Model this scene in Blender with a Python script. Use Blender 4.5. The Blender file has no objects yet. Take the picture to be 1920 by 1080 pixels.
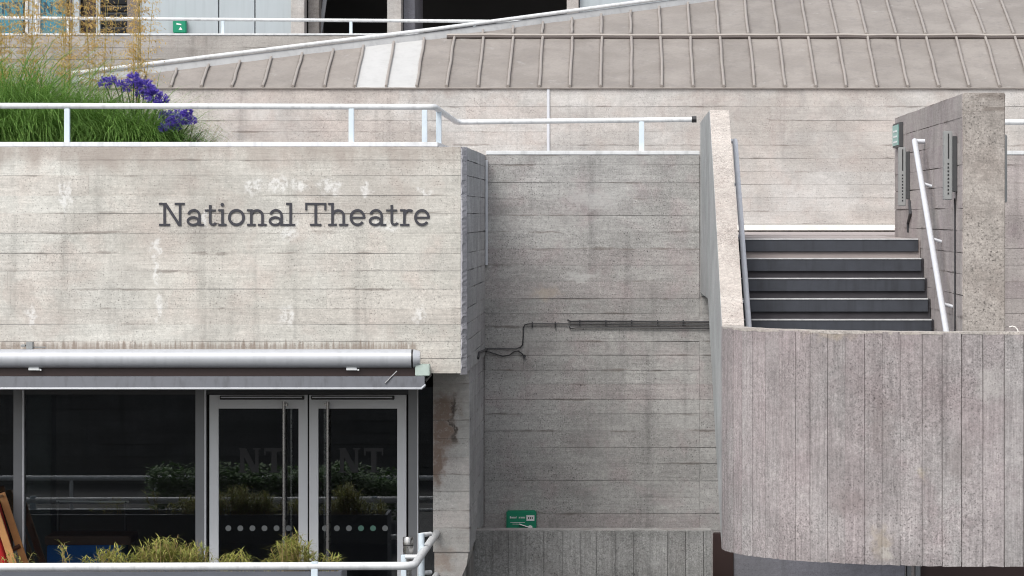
import bpy, bmesh, math, random
from mathutils import Vector, noise
random.seed(7)
rng = random.Random(11)

# ------------------------------------------------------------------ camera, world, sun
H = 3.9                       # eye height above the paving in front of the doors
F = 6600.0                    # focal length in photo pixels (1920 wide)
VX, VY = 1180.0, 405.0        # principal point in photo pixels
sc = bpy.context.scene
C = sc.collection
cam_d = bpy.data.cameras.new('camera')
cam_d.sensor_width = 36.0
cam_d.lens = 36.0 * F / 1920.0
cam_d.shift_x = (960 - VX) / 1920.0
cam_d.shift_y = (VY - 540) / 1920.0
cam_d.clip_start = 0.5
cam_d.clip_end = 2000
cam_d.dof.use_dof = True
cam_d.dof.focus_distance = 31.5
cam_d.dof.aperture_fstop = 10
cam = bpy.data.objects.new('camera', cam_d)
cam.location = (0, 0, H)
cam.rotation_euler = (math.radians(90), 0, 0)
C.objects.link(cam)
sc.camera = cam

SUN = Vector((-0.38, -0.72, 1.0)).normalized()
elev = math.asin(SUN.z)
world = bpy.data.worlds.new('World')
sc.world = world
world.use_nodes = True
wt = world.node_tree
wt.nodes.clear()
sky = wt.nodes.new('ShaderNodeTexSky')
sky.sky_type = 'NISHITA'
sky.sun_disc = False
sky.sun_elevation = elev
sky.sun_rotation = math.atan2(SUN.x, SUN.y)
sky.air_density = 1.0
sky.dust_density = 3.0
hs = wt.nodes.new('ShaderNodeHueSaturation')
hs.inputs['Saturation'].default_value = 0.30
bg = wt.nodes.new('ShaderNodeBackground')
bg.inputs['Strength'].default_value = 0.15
wo = wt.nodes.new('ShaderNodeOutputWorld')
wt.links.new(sky.outputs[0], hs.inputs['Color'])
wt.links.new(hs.outputs[0], bg.inputs['Color'])
wt.links.new(bg.outputs[0], wo.inputs['Surface'])

sl = bpy.data.lights.new('sun', 'SUN')
sl.energy = 1.4
sl.angle = math.radians(34)
sl.color = (1.0, 0.96, 0.90)
so = bpy.data.objects.new('sun', sl)
so.rotation_euler = SUN.to_track_quat('Z', 'Y').to_euler()
so.location = (-20, -20, 40)
C.objects.link(so)

vs = sc.view_settings
vs.view_transform = 'Standard'
vs.look = 'None'
vs.gamma = 1.0
vs.use_curve_mapping = False
vs.exposure = 0.62
sc.cycles.filter_width = 1.05

# ------------------------------------------------------------------ helpers
# all geometry is written relative to the eye (x right, y away, z up); H is added when meshes are linked
def P(px, py, Y):
    return Vector(((px - VX) / F * Y, Y, (VY - py) / F * Y))
def PX(px, Y): return (px - VX) / F * Y
def PZ(py, Y): return (VY - py) / F * Y
GZ = -H

OFF = {}
def tag(o, label=None, cat=None, group=None, kind=None):
    if label: o['label'] = label
    if cat: o['category'] = cat
    if group: o['group'] = group
    if kind: o['kind'] = kind
    return o

def thing(name, label, cat, loc, group=None):
    o = bpy.data.objects.new(name, None)
    o.empty_display_size = 0.1
    C.objects.link(o)
    w = Vector((loc[0], loc[1], loc[2] + H))
    o.location = w
    OFF[o.name] = w
    return tag(o, label, cat, group)

class MB:
    def __init__(s): s.v = []; s.f = []
    def add(s, vs, fs):
        n = len(s.v)
        s.v += [Vector(a) for a in vs]
        s.f += [tuple(i + n for i in f) for f in fs]
        return s
    def box(s, x0, x1, y0, y1, z0, z1):
        return s.add([(x0,y0,z0),(x1,y0,z0),(x1,y1,z0),(x0,y1,z0),(x0,y0,z1),(x1,y0,z1),(x1,y1,z1),(x0,y1,z1)],
              [(0,3,2,1),(4,5,6,7),(0,1,5,4),(1,2,6,5),(2,3,7,6),(3,0,4,7)])
    def prism(s, pts, ext):
        """closed polygon pts (3D) extruded by vector ext"""
        n = len(pts); e = Vector(ext)
        a = [Vector(p) for p in pts]
        return s.add(a + [p + e for p in a],
              [tuple(range(n))[::-1], tuple(range(n, 2*n))] + [(i, (i+1) % n, n + (i+1) % n, n + i) for i in range(n)])
    def tube(s, path, r, seg=10, r1=None):
        pts = [Vector(p) for p in path]
        n = len(pts); up = None; rings = []
        for i, p in enumerate(pts):
            if i == 0: t = pts[1] - p
            elif i == n - 1: t = p - pts[i-1]
            else: t = (pts[i+1] - p).normalized() + (p - pts[i-1]).normalized()
            t.normalize()
            if up is None:
                up = Vector((0,0,1)) if abs(t.z) < .9 else Vector((1,0,0))
            a = t.cross(up).normalized(); b = a.cross(t).normalized(); up = b
            k = 1.0
            if 0 < i < n - 1:
                c = (pts[i+1]-p).normalized().dot(t); k = 1.0 / max(.5, c)
            rr = r if r1 is None else r + (r1 - r) * i / (n - 1)
            rings.append([p + (a * math.cos(2*math.pi*j/seg) * k + b * math.sin(2*math.pi*j/seg)) * rr for j in range(seg)])
        vs = [q for ring in rings for q in ring]
        fs = []
        for i in range(n-1):
            for j in range(seg):
                fs.append((i*seg+j, i*seg+(j+1)%seg, (i+1)*seg+(j+1)%seg, (i+1)*seg+j))
        fs.append(tuple(range(seg))[::-1]); fs.append(tuple((n-1)*seg + j for j in range(seg)))
        return s.add(vs, fs)
    def rod(s, a, b, r, seg=8): return s.tube([a, b], r, seg)
    def beam(s, a, b, wx, wy, side=None):
        """rectangular bar from a to b, wx across 'side', wy along the other normal"""
        a = Vector(a); b = Vector(b); t = (b-a).normalized()
        sd = Vector(side) if side else (Vector((0,1,0)) if abs(t.y) < .9 else Vector((1,0,0)))
        u = (sd - t * sd.dot(t)).normalized(); w = t.cross(u)
        c = [u*wx/2 + w*wy/2, -u*wx/2 + w*wy/2, -u*wx/2 - w*wy/2, u*wx/2 - w*wy/2]
        return s.add([a+q for q in c] + [b+q for q in c],
                     [(0,1,2,3)[::-1],(4,5,6,7),(0,1,5,4),(1,2,6,5),(2,3,7,6),(3,0,4,7)])
    def lathe(s, c, prof, seg=24):
        c = Vector(c); vs = []; n = len(prof)
        for r, z in prof:
            vs += [c + Vector((r*math.cos(2*math.pi*j/seg), r*math.sin(2*math.pi*j/seg), z)) for j in range(seg)]
        fs = [(i*seg+j, i*seg+(j+1)%seg, (i+1)*seg+(j+1)%seg, (i+1)*seg+j) for i in range(n-1) for j in range(seg)]
        fs.append(tuple(range(seg))[::-1]); fs.append(tuple((n-1)*seg+j for j in range(seg)))
        return s.add(vs, fs)

def mesh_from(mb, name, off, smooth=False, bevel=0, fix=True):
    me = bpy.data.meshes.new(name)
    o = Vector((off.x, off.y, off.z - H))
    me.from_pydata([v - o for v in mb.v], [], mb.f)
    if fix or bevel:
        bm = bmesh.new(); bm.from_mesh(me)
        if fix: bmesh.ops.recalc_face_normals(bm, faces=bm.faces)
        if bevel:
            ed = [e for e in bm.edges if len(e.link_faces) == 2 and e.calc_face_angle(0) > .5]
            bmesh.ops.bevel(bm, geom=ed, offset=bevel, segments=2, affect='EDGES', clamp_overlap=True)
        bm.to_mesh(me); bm.free()
    if smooth:
        me.polygons.foreach_set('use_smooth', [True]*len(me.polygons))
        me.set_sharp_from_angle(angle=math.radians(40))
    me.update()
    return me

def part(mb, name, mat, parent, smooth=False, bevel=0, fix=True, label=None, kind=None):
    off = OFF[parent.name]
    me = mesh_from(mb, name, off, smooth, bevel, fix)
    o = bpy.data.objects.new(name, me)
    me.materials.append(mat)
    C.objects.link(o)
    o.parent = parent
    OFF[o.name] = off
    return tag(o, label=label, kind=kind)

def solo(mb, name, mat, label=None, cat=None, group=None, kind=None, smooth=False, bevel=0, fix=True):
    xs = [v.x for v in mb.v]; ys = [v.y for v in mb.v]; zs = [v.z for v in mb.v]
    off = Vector(((min(xs)+max(xs))/2, (min(ys)+max(ys))/2, min(zs) + H))
    me = mesh_from(mb, name, off, smooth, bevel, fix)
    o = bpy.data.objects.new(name, me)
    me.materials.append(mat)
    o.location = off
    C.objects.link(o)
    OFF[o.name] = off
    return tag(o, label, cat, group, kind)

def boards(parent, mat, o, u, v, n, courses, U, seed=0, lo=1.6, hi=4.2, gap=(.0002, .005), proud=.003, base=.02, name='board', clip=None):
    """board-marked concrete: each board impression a thin slab of its own, uneven in depth and edge"""
    r = random.Random(seed)
    o = Vector(o); u = Vector(u); v = Vector(v); n = Vector(n)
    out = []
    for (v0, v1) in courses:
        cuts = [0.0]
        x = r.uniform(.3, hi)
        while x < U - .4:
            cuts.append(x); x += r.uniform(lo, hi)
        cuts.append(U)
        for a, b in zip(cuts[:-1], cuts[1:]):
            k = max(1, min(18, int((b-a)/.16)))
            d0 = r.uniform(0, proud)
            tilt = r.uniform(-.001, .001)
            amp = gap[1]
            bot = []; top = []
            for i in range(k+1):
                uu = a + (b-a)*i/k
                if i == 0 and a > 0: uu += .0004
                if i == k and b < U: uu -= .0004
                def opn(vv): return max(.0002, gap[0] + amp * (.25 + 1.5*noise.noise(Vector((uu*.9 + seed*3.1, vv*23.7, seed*.37))) + r.uniform(-.2,.2))) / 2
                bot.append((uu, v0 + opn(v0), d0 + tilt + r.uniform(-.0007, .0007)))
                top.append((uu, v1 - opn(v1), d0 - tilt + r.uniform(-.0007, .0007)))
            vs = [o + u*p[0] + v*p[1] + n*p[2] for p in bot] + [o + u*p[0] + v*p[1] + n*p[2] for p in top] \
               + [o + u*p[0] + v*p[1] - n*base for p in bot] + [o + u*p[0] + v*p[1] - n*base for p in top]
            m = k + 1; fs = []
            for i in range(k):
                fs += [(i, i+1, m+i+1, m+i), (m+i, m+i+1, 3*m+i+1, 3*m+i), (2*m+i, 2*m+i+1, i+1, i)]
            fs += [(0, m, 3*m, 2*m), (k, 2*m+k, 3*m+k, m+k)]
            mb = MB().add(vs, fs)
            out.append(part(mb, name, mat, parent))
    return out

def courses(z0, z1, h, r, jit=.012):
    cs = []; z = z1
    while z > z0 + 1e-6:
        hh = h + r.uniform(-jit, jit)
        nz = z - hh
        if nz - z0 < h * .45: nz = z0
        cs.append((nz, z)); z = nz
    return cs

# ------------------------------------------------------------------ materials
class NT:
    def __init__(s, name):
        s.m = bpy.data.materials.new(name); s.m.use_nodes = True
        s.t = s.m.node_tree; s.t.nodes.clear()
        s.out = s.t.nodes.new('ShaderNodeOutputMaterial')
        s.b = s.t.nodes.new('ShaderNodeBsdfPrincipled')
        s.t.links.new(s.b.outputs[0], s.out.inputs[0])
    def n(s, typ, **kw):
        nd = s.t.nodes.new(typ)
        for k, v in kw.items(): setattr(nd, k, v)
        return nd
    def l(s, a, b): s.t.links.new(a, b)
    def val(s, sock, v):
        if hasattr(v, 'is_output') or hasattr(v, 'links'): s.l(v, sock)
        else: sock.default_value = v
    def math(s, op, a, b=0.0, clamp=False):
        nd = s.n('ShaderNodeMath', operation=op); nd.use_clamp = clamp
        s.val(nd.inputs[0], a); s.val(nd.inputs[1], b); return nd.outputs[0]
    def mix(s, fac, a, b, mode='MIX'):
        nd = s.n('ShaderNodeMix', data_type='RGBA', blend_type=mode)
        s.val(nd.inputs[0], fac)
        for sock, v in ((nd.inputs[6], a), (nd.inputs[7], b)):
            if isinstance(v, tuple): sock.default_value = (v[0], v[1], v[2], 1)
            else: s.l(v, sock)
        return nd.outputs[2]
    def ramp(s, x, lo, hi, a=0.0, b=1.0):
        nd = s.n('ShaderNodeMapRange'); nd.interpolation_type = 'SMOOTHSTEP'
        s.val(nd.inputs[0], x); nd.inputs[1].default_value = lo; nd.inputs[2].default_value = hi
        nd.inputs[3].default_value = a; nd.inputs[4].default_value = b
        return nd.outputs[0]
    def noise(s, vec, scale, detail=3, rough=.55, dist=0):
        nd = s.n('ShaderNodeTexNoise')
        nd.inputs['Scale'].default_value = scale; nd.inputs['Detail'].default_value = detail
        nd.inputs['Roughness'].default_value = rough; nd.inputs['Distortion'].default_value = dist
        s.l(vec, nd.inputs['Vector']); return nd.outputs['Fac']
    def scale(s, vec, sx, sy, sz):
        nd = s.n('ShaderNodeVectorMath', operation='MULTIPLY'); s.l(vec, nd.inputs[0]); nd.inputs[1].default_value = (sx, sy, sz)
        return nd.outputs[0]
    def shift(s, vec, x):
        nd = s.n('ShaderNodeVectorMath', operation='ADD'); s.l(vec, nd.inputs[0]); s.l(x, nd.inputs[1]); return nd.outputs[0]
    def pos(s):
        return s.n('ShaderNodeNewGeometry').outputs['Position']
    def rnd(s):
        return s.n('ShaderNodeObjectInfo').outputs['Random']
    def bump(s, h, strength, dist=.01):
        nd = s.n('ShaderNodeBump'); nd.inputs['Strength'].default_value = strength; nd.inputs['Distance'].default_value = dist
        s.l(h, nd.inputs['Height']); s.l(nd.outputs[0], s.b.inputs['Normal'])
    def done(s, col, rough=.8, metal=0, spec=.5):
        if isinstance(col, tuple): s.b.inputs['Base Color'].default_value = (col[0], col[1], col[2], 1)
        else: s.l(col, s.b.inputs['Base Color'])
        s.val(s.b.inputs['Roughness'], rough)
        s.b.inputs['Metallic'].default_value = metal
        s.b.inputs['Specular IOR Level'].default_value = spec
        return s.m

def concrete(name, colA, colB, colC, vert=False, pit=.5, grain=.5, var=.16, stain=.25, blobs=None, extra=None, rough_amt=.35, hue=.4, grime=.5, blotch=.17):
    t = NT(name)
    p = t.pos(); r = t.rnd()
    # each board its own grain
    comb = t.n('ShaderNodeCombineXYZ')
    t.l(t.math('MULTIPLY', r, 37.0), comb.inputs[0]); t.l(t.math('MULTIPLY', r, 91.0), comb.inputs[2])
    g = t.scale(p, 26, 26, 1.3) if vert else t.scale(p, 1.3, 1.3, 26)
    gr = t.noise(t.shift(g, comb.outputs[0]), 2.0, 5, .62, .6)
    big = t.noise(p, .75, 4, .6)
    mid = t.noise(p, 3.1, 5, .6, .3)
    fine = t.noise(p, 26, 5, .68)
    spk = t.noise(p, 75, 2, .6)
    c = t.mix(t.ramp(big, .38, .62), colA, colB)
    c = t.mix(t.math('MULTIPLY', t.ramp(mid, .45, .72), .75), c, colC)
    r2 = t.math('FRACT', t.math('MULTIPLY', r, 17.31)); r3 = t.math('FRACT', t.math('MULTIPLY', r, 53.7))
    c = t.mix(t.math('MULTIPLY', t.ramp(r2, .55, 1.0), hue), c, colC)
    c = t.mix(t.math('MULTIPLY', t.ramp(r3, .6, 1.0), hue * .8), c, colB)
    # patchy tone
    tone = t.math('ADD', t.math('MULTIPLY', t.math('SUBTRACT', fine, .5), min(1.0, .55 * rough_amt / .35)), 1.0)
    patch = t.noise(p, 1.15, 5, .68, .8)
    tone = t.math('MULTIPLY', tone, t.math('ADD', t.math('MULTIPLY', t.math('MULTIPLY', t.math('SUBTRACT', spk, .5), t.ramp(patch, .35, .65, .45, 1.25)), min(1.3, .55 * rough_amt / .35)), 1.0))
    tone = t.math('MULTIPLY', tone, t.ramp(t.noise(t.scale(p, 1.0, 1.0, 1.7), .85, 6, .7, 1.0), .34, .66, 1.0 - blotch, 1.0 + blotch * .45))
    tone = t.math('MULTIPLY', tone, t.math('ADD', 1.0, t.math('MULTIPLY', t.math('SUBTRACT', gr, .5), grain)))
    tone = t.math('MULTIPLY', tone, t.math('ADD', 1.0 - var/2, t.math('MULTIPLY', r, var)))
    # water streaks running down
    st = t.noise(t.scale(p, 5.5, 5.5, .35), 1.0, 4, .65)
    tone = t.math('MULTIPLY', tone, t.math('SUBTRACT', 1.0, t.math('MULTIPLY', t.ramp(st, .50, .78), stain)))
    # blow holes
    pits = t.ramp(spk, .30, .38, 1.0, 0.0)
    msk = t.ramp(t.noise(p, 1.7, 4, .65), .36, .60)
    pits = t.math('MULTIPLY', pits, msk)
    tone = t.math('MULTIPLY', tone, t.math('SUBTRACT', 1.0, t.math('MULTIPLY', pits, pit)))
    lights = t.math('MULTIPLY', t.ramp(spk, .66, .74), pit * .35)
    tone = t.math('ADD', tone, lights)
    tc = t.n('ShaderNodeCombineColor'); [t.l(tone, tc.inputs[i]) for i in range(3)]
    c = t.mix(1.0, c, tc.outputs[0], 'MULTIPLY')
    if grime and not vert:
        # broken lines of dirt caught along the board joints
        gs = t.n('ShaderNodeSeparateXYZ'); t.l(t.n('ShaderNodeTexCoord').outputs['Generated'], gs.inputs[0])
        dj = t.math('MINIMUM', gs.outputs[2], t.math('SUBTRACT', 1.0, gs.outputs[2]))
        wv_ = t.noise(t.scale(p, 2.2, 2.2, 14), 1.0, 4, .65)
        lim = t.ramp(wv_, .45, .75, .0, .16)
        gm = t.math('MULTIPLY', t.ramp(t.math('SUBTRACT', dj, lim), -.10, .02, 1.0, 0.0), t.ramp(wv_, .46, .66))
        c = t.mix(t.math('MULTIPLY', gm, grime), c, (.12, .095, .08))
    if extra: c = extra(t, p, c)
    if blobs:
        wn = t.n('ShaderNodeTexNoise'); wn.inputs['Scale'].default_value = 11; wn.inputs['Detail'].default_value = 5
        t.l(p, wn.inputs['Vector'])
        wv = t.n('ShaderNodeVectorMath', operation='MULTIPLY_ADD')
        t.l(wn.outputs['Color'], wv.inputs[0]); wv.inputs[1].default_value = (.22, 0, .22)
        pp = t.n('ShaderNodeVectorMath', operation='ADD'); t.l(p, pp.inputs[0]); pp.inputs[1].default_value = (-.11, 0, -.11)
        t.l(pp.outputs[0], wv.inputs[2])
        for col, amt, lst in blobs:
            acc = None
            for (cx, cz, rx, rz) in lst:
                nd = t.n('ShaderNodeVectorMath', operation='SUBTRACT'); t.l(wv.outputs[0], nd.inputs[0]); nd.inputs[1].default_value = (cx, 0, cz + H)
                sc_ = t.scale(nd.outputs[0], 1/rx, 0, 1/rz)
                ln = t.n('ShaderNodeVectorMath', operation='LENGTH'); t.l(sc_, ln.inputs[0])
                m = t.ramp(ln.outputs['Value'], .35, 1.15, 1.0, 0.0)
                acc = m if acc is None else t.math('MAXIMUM', acc, m)
            acc = t.math('MULTIPLY', acc, t.ramp(fine, .36, .58) if col[0] > .5 else t.ramp(fine, .2, .5))
            c = t.mix(t.math('MULTIPLY', acc, amt), c, col)
    hgt = t.math('ADD', t.math('MULTIPLY', gr, .6), t.math('ADD', t.math('MULTIPLY', fine, .6), t.math('MULTIPLY', pits, -.8)))
    t.bump(hgt, .55, .006)
    return t.done(c, .88, 0, .25)

def fascia_extra(t, p, c):
    # damp, streaky band just above the awning
    sep = t.n('ShaderNodeSeparateXYZ'); t.l(p, sep.inputs[0])
    z = t.math('SUBTRACT', sep.outputs[2], H)
    drip = t.noise(t.scale(p, 30, 30, .7), 1.0, 3, .6)
    edge = t.math('ADD', PZ(645, 31.2), t.math('MULTIPLY', t.math('SUBTRACT', drip, .5), .22))
    m = t.ramp(t.math('SUBTRACT', z, edge), -.03, .03, 1.0, 0.0)
    mx = t.ramp(sep.outputs[0], PX(778, 31.2), PX(786, 31.2), 1.0, 0.0)
    m = t.math('MULTIPLY', t.math('MULTIPLY', m, mx), t.math('MULTIPLY', t.ramp(drip, .3, .7, .35, .8), 1.0))
    c = t.mix(m, c, (.20, .155, .125))
    top = t.noise(t.scale(p, 3.0, 3.0, 1.0), 1.0, 4, .65)
    lim = t.math('SUBTRACT', PZ(300, 31.2), t.math('MULTIPLY', t.math('SUBTRACT', top, .45), .5))
    mt = t.math('MULTIPLY', t.ramp(t.math('SUBTRACT', z, lim), -.12, .10), t.ramp(top, .25, .6, .3, .75))
    c = t.mix(mt, c, (.33, .285, .255))
    w = t.noise(t.scale(p, .55, .55, 1.1), 1.0, 3, .6)
    return t.mix(t.math('MULTIPLY', t.ramp(w, .48, .72), .45), c, (.37, .33, .30))

Yb = 31.2
def bl(px, py, rx, rz, Y=Yb): return (PX(px, Y), PZ(py, Y), rx/F*Y, rz/F*Y)
white_blobs = [bl(122,370,9,40), bl(292,462,11,20), bl(291,505,7,40), bl(299,577,11,26), bl(540,590,20,24), bl(785,592,14,22), bl(60,592,12,22),
               bl(478,352,22,16), bl(520,345,20,20), bl(560,348,15,14), bl(620,352,26,18), bl(690,356,14,10), bl(796,358,18,9), bl(545,432,20,22), bl(725,420,30,14), bl(385,412,9,20)]
M = {}
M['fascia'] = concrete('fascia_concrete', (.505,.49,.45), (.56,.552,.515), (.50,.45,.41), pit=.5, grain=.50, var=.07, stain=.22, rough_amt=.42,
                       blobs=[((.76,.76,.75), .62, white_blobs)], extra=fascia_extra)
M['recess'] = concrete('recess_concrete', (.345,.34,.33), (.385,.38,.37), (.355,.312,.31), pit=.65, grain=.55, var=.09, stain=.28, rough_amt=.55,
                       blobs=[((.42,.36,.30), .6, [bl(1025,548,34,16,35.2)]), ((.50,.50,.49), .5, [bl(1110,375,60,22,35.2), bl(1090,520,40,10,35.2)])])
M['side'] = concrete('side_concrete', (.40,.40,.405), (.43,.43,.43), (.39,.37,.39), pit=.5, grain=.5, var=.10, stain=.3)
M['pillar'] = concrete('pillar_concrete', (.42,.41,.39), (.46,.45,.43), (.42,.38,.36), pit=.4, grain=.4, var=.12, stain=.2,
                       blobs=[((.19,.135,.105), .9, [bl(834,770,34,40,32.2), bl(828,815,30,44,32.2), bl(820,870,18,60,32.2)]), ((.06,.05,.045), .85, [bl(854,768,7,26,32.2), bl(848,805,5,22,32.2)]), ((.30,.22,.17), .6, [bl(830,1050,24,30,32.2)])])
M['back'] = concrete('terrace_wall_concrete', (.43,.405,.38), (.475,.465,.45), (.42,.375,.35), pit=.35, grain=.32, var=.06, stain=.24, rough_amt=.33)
M['curved'] = concrete('curved_wall_concrete', (.305,.272,.272), (.325,.308,.305), (.285,.243,.246), vert=True, pit=.34, grain=1.0, var=.11, stain=.3, rough_amt=.8, hue=.4,
    blobs=[((.40,.34,.24), .35, [bl(1728,890,16,14,25.6), bl(1655,1020,24,34,25.6), bl(1560,625,60,16,25.6)]), ((.46,.45,.43), .4, [bl(1662,1035,14,10,25.6), bl(1612,850,4,4,25.6), bl(1860,720,30,40,25.6)]), ((.17,.14,.135), .35, [bl(1655,800,30,70,25.6), bl(1800,860,26,50,25.6), bl(1590,950,40,30,25.6)])])
M['lowwall'] = concrete('low_wall_concrete', (.25,.25,.245), (.28,.28,.275), (.20,.195,.19), vert=True, pit=.4, grain=.9, var=.14, stain=.5, rough_amt=.8)
M['string'] = concrete('stair_string_concrete', (.36,.375,.37), (.40,.41,.41), (.36,.34,.35), vert=True, pit=.4, grain=.6, var=.08, stain=.2)
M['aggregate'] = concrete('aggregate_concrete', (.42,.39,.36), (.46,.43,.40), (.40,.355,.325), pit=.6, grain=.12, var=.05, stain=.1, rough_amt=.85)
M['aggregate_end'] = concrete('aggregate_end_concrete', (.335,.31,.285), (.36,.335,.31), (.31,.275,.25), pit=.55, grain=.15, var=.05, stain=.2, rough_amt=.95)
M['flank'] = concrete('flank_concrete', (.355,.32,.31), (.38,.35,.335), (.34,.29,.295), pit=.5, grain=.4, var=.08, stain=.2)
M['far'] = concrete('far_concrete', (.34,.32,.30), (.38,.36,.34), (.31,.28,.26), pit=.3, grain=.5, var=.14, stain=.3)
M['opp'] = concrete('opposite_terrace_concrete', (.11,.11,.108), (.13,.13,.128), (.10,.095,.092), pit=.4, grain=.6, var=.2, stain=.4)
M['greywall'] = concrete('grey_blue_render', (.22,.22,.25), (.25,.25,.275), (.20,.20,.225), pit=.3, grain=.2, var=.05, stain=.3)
M['corner'] = concrete('corner_concrete', (.40,.395,.42), (.43,.425,.45), (.37,.36,.39), vert=True, pit=.7, grain=.3, var=.05, stain=.2)

def simple(name, col, rough=.5, metal=0, dirt=.12, scale=9, spec=.5, rv=.0, bump=0.0, streak=0.0):
    t = NT(name); p = t.pos()
    n = t.noise(p, scale, 4, .62)
    tone = t.math('ADD', 1.0 - dirt, t.math('MULTIPLY', n, dirt * 2))
    if streak:
        s = t.noise(t.scale(p, 14, 14, .8), 1.0, 3, .6)
        tone = t.math('MULTIPLY', tone, t.math('SUBTRACT', 1.0, t.math('MULTIPLY', t.ramp(s, .45, .75), streak)))
    if rv:
        tone = t.math('MULTIPLY', tone, t.math('ADD', 1 - rv/2, t.math('MULTIPLY', t.rnd(), rv)))
    tc = t.n('ShaderNodeCombineColor'); [t.l(tone, tc.inputs[i]) for i in range(3)]
    c = t.mix(1.0, col, tc.outputs[0], 'MULTIPLY')
    if bump: t.bump(n, bump, .01)
    return t.done(c, t.math('ADD', rough - .06, t.math('MULTIPLY', n, .12)), metal, spec)

M['white'] = simple('white_rail_paint', (.64,.655,.665), .38, 0, .18, 18, streak=.2)
M['paleblue'] = simple('pale_blue_post_paint', (.60,.68,.74), .4, 0, .10, 12)
M['galv'] = simple('galvanised_rail', (.58,.60,.64), .42, .1, .12, 14)
M['alu'] = simple('door_frame_aluminium', (.72,.73,.75), .42, .12, .05, 6)
M['mullion'] = simple('mullion_aluminium', (.23,.235,.245), .42, .35, .06, 6)
M['headgrey'] = simple('head_frame_dark', (.055,.057,.062), .4, .2, .1, 6)
M['steel'] = simple('brushed_steel', (.42,.41,.40), .28, 1.0, .06, 30)
M['black'] = simple('black_plastic', (.015,.015,.017), .45, 0, .2, 20)
M['interior'] = simple('dark_interior', (.022,.021,.020), .9, 0, .3, 2)
M['intcol'] = simple('interior_column_green', (.028,.036,.032), .6, 0, .3, 2)
M['blue'] = simple('blue_bench_fabric', (.015,.16,.55), .9, 0, .2, 20)
M['brownwood'] = simple('dark_bench_wood', (.09,.04,.022), .5, 0, .3, 12)
M['letter'] = simple('sign_letter_metal', (.045,.045,.055), .5, .2, .12, 20)
M['green'] = simple('green_plastic', (.0,.235,.125), .38, 0, .10, 12)
M['label'] = simple('label_white', (.78,.80,.80), .5, 0, .05, 40)
M['cable'] = simple('cable_black', (.03,.03,.034), .6, 0, .2, 20)
M['lightgrey_fix'] = simple('light_fitting_grey', (.30,.31,.31), .45, .2, .1, 14)
M['dark_fix'] = simple('light_fitting_dark', (.06,.062,.065), .5, .2, .1, 14)
M['teal'] = simple('exit_sign_teal', (.22,.46,.42), .3, 0, .1, 20)
M['awning'] = simple('awning_cassette_paint', (.43,.445,.475), .32, .15, .06, 10, streak=.10)
M['valance'] = simple('awning_bar_grey', (.070,.075,.088), .45, .3, .18, 10, streak=.35)
M['bracket'] = simple('bracket_green_grey', (.42,.50,.46), .5, .1, .15, 20)
M['riser'] = simple('stair_riser_slate', (.038,.043,.055), .6, 0, .4, 9, streak=.3)
M['tread'] = simple('stair_tread_dusty', (.048,.045,.052), .75, 0, .45, 9)
M['nosing'] = simple('stair_nosing_white', (.52,.53,.54), .5, 0, .45, 16)
M['brown'] = simple('dark_brown_panel', (.040,.022,.020), .5, 0, .25, 8)
M['paving'] = simple('paving', (.05,.05,.05), .85, 0, .2, 3)
M['deck'] = simple('terrace_paving', (.34,.30,.29), .85, 0, .2, 4)
M['planter'] = simple('planter_grey_metal', (.13,.14,.165), .5, .2, .12, 6)
M['soil'] = simple('soil', (.035,.026,.018), .95, 0, .4, 20)
M['wood'] = simple('deckchair_wood', (.50,.24,.085), .5, 0, .25, 10)
M['red'] = simple('deckchair_canvas_red', (.42,.012,.012), .85, 0, .12, 16)
M['panelgrey'] = simple('pale_blue_grey_panel', (.40,.445,.47), .45, .05, .08, 1.2, streak=.1)
M['tealglass'] = simple('teal_window_blind', (.045,.20,.265), .18, 0, .15, 2)
M['browncol'] = simple('brown_grey_column', (.17,.145,.13), .8, 0, .2, 3)
M['louvre'] = simple('louvre_dark', (.045,.05,.055), .5, .2, .1, 5)
M['flash'] = simple('verge_flashing_grey', (.34,.345,.35), .55, .2, .18, 6, streak=.15)
M['white_sheet'] = simple('white_sheet_metal', (.47,.47,.465), .55, 0, .10, 5, bump=.2, streak=.08)
M['gutter'] = simple('white_gutter', (.74,.72,.68), .5, 0, .12, 6)
M['dot'] = simple('door_dot_frosted', (.17,.18,.18), .6, 0, .1, 30)
M['dot_green'] = simple('door_dot_green', (.08,.18,.14), .6, 0, .1, 30)
M['nt_glass'] = simple('door_logo_film', (.006,.006,.008), .6, 0, .1, 30)
M['nt_far'] = simple('window_logo_film', (.012,.055,.085), .5, 0, .1, 30)

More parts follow.
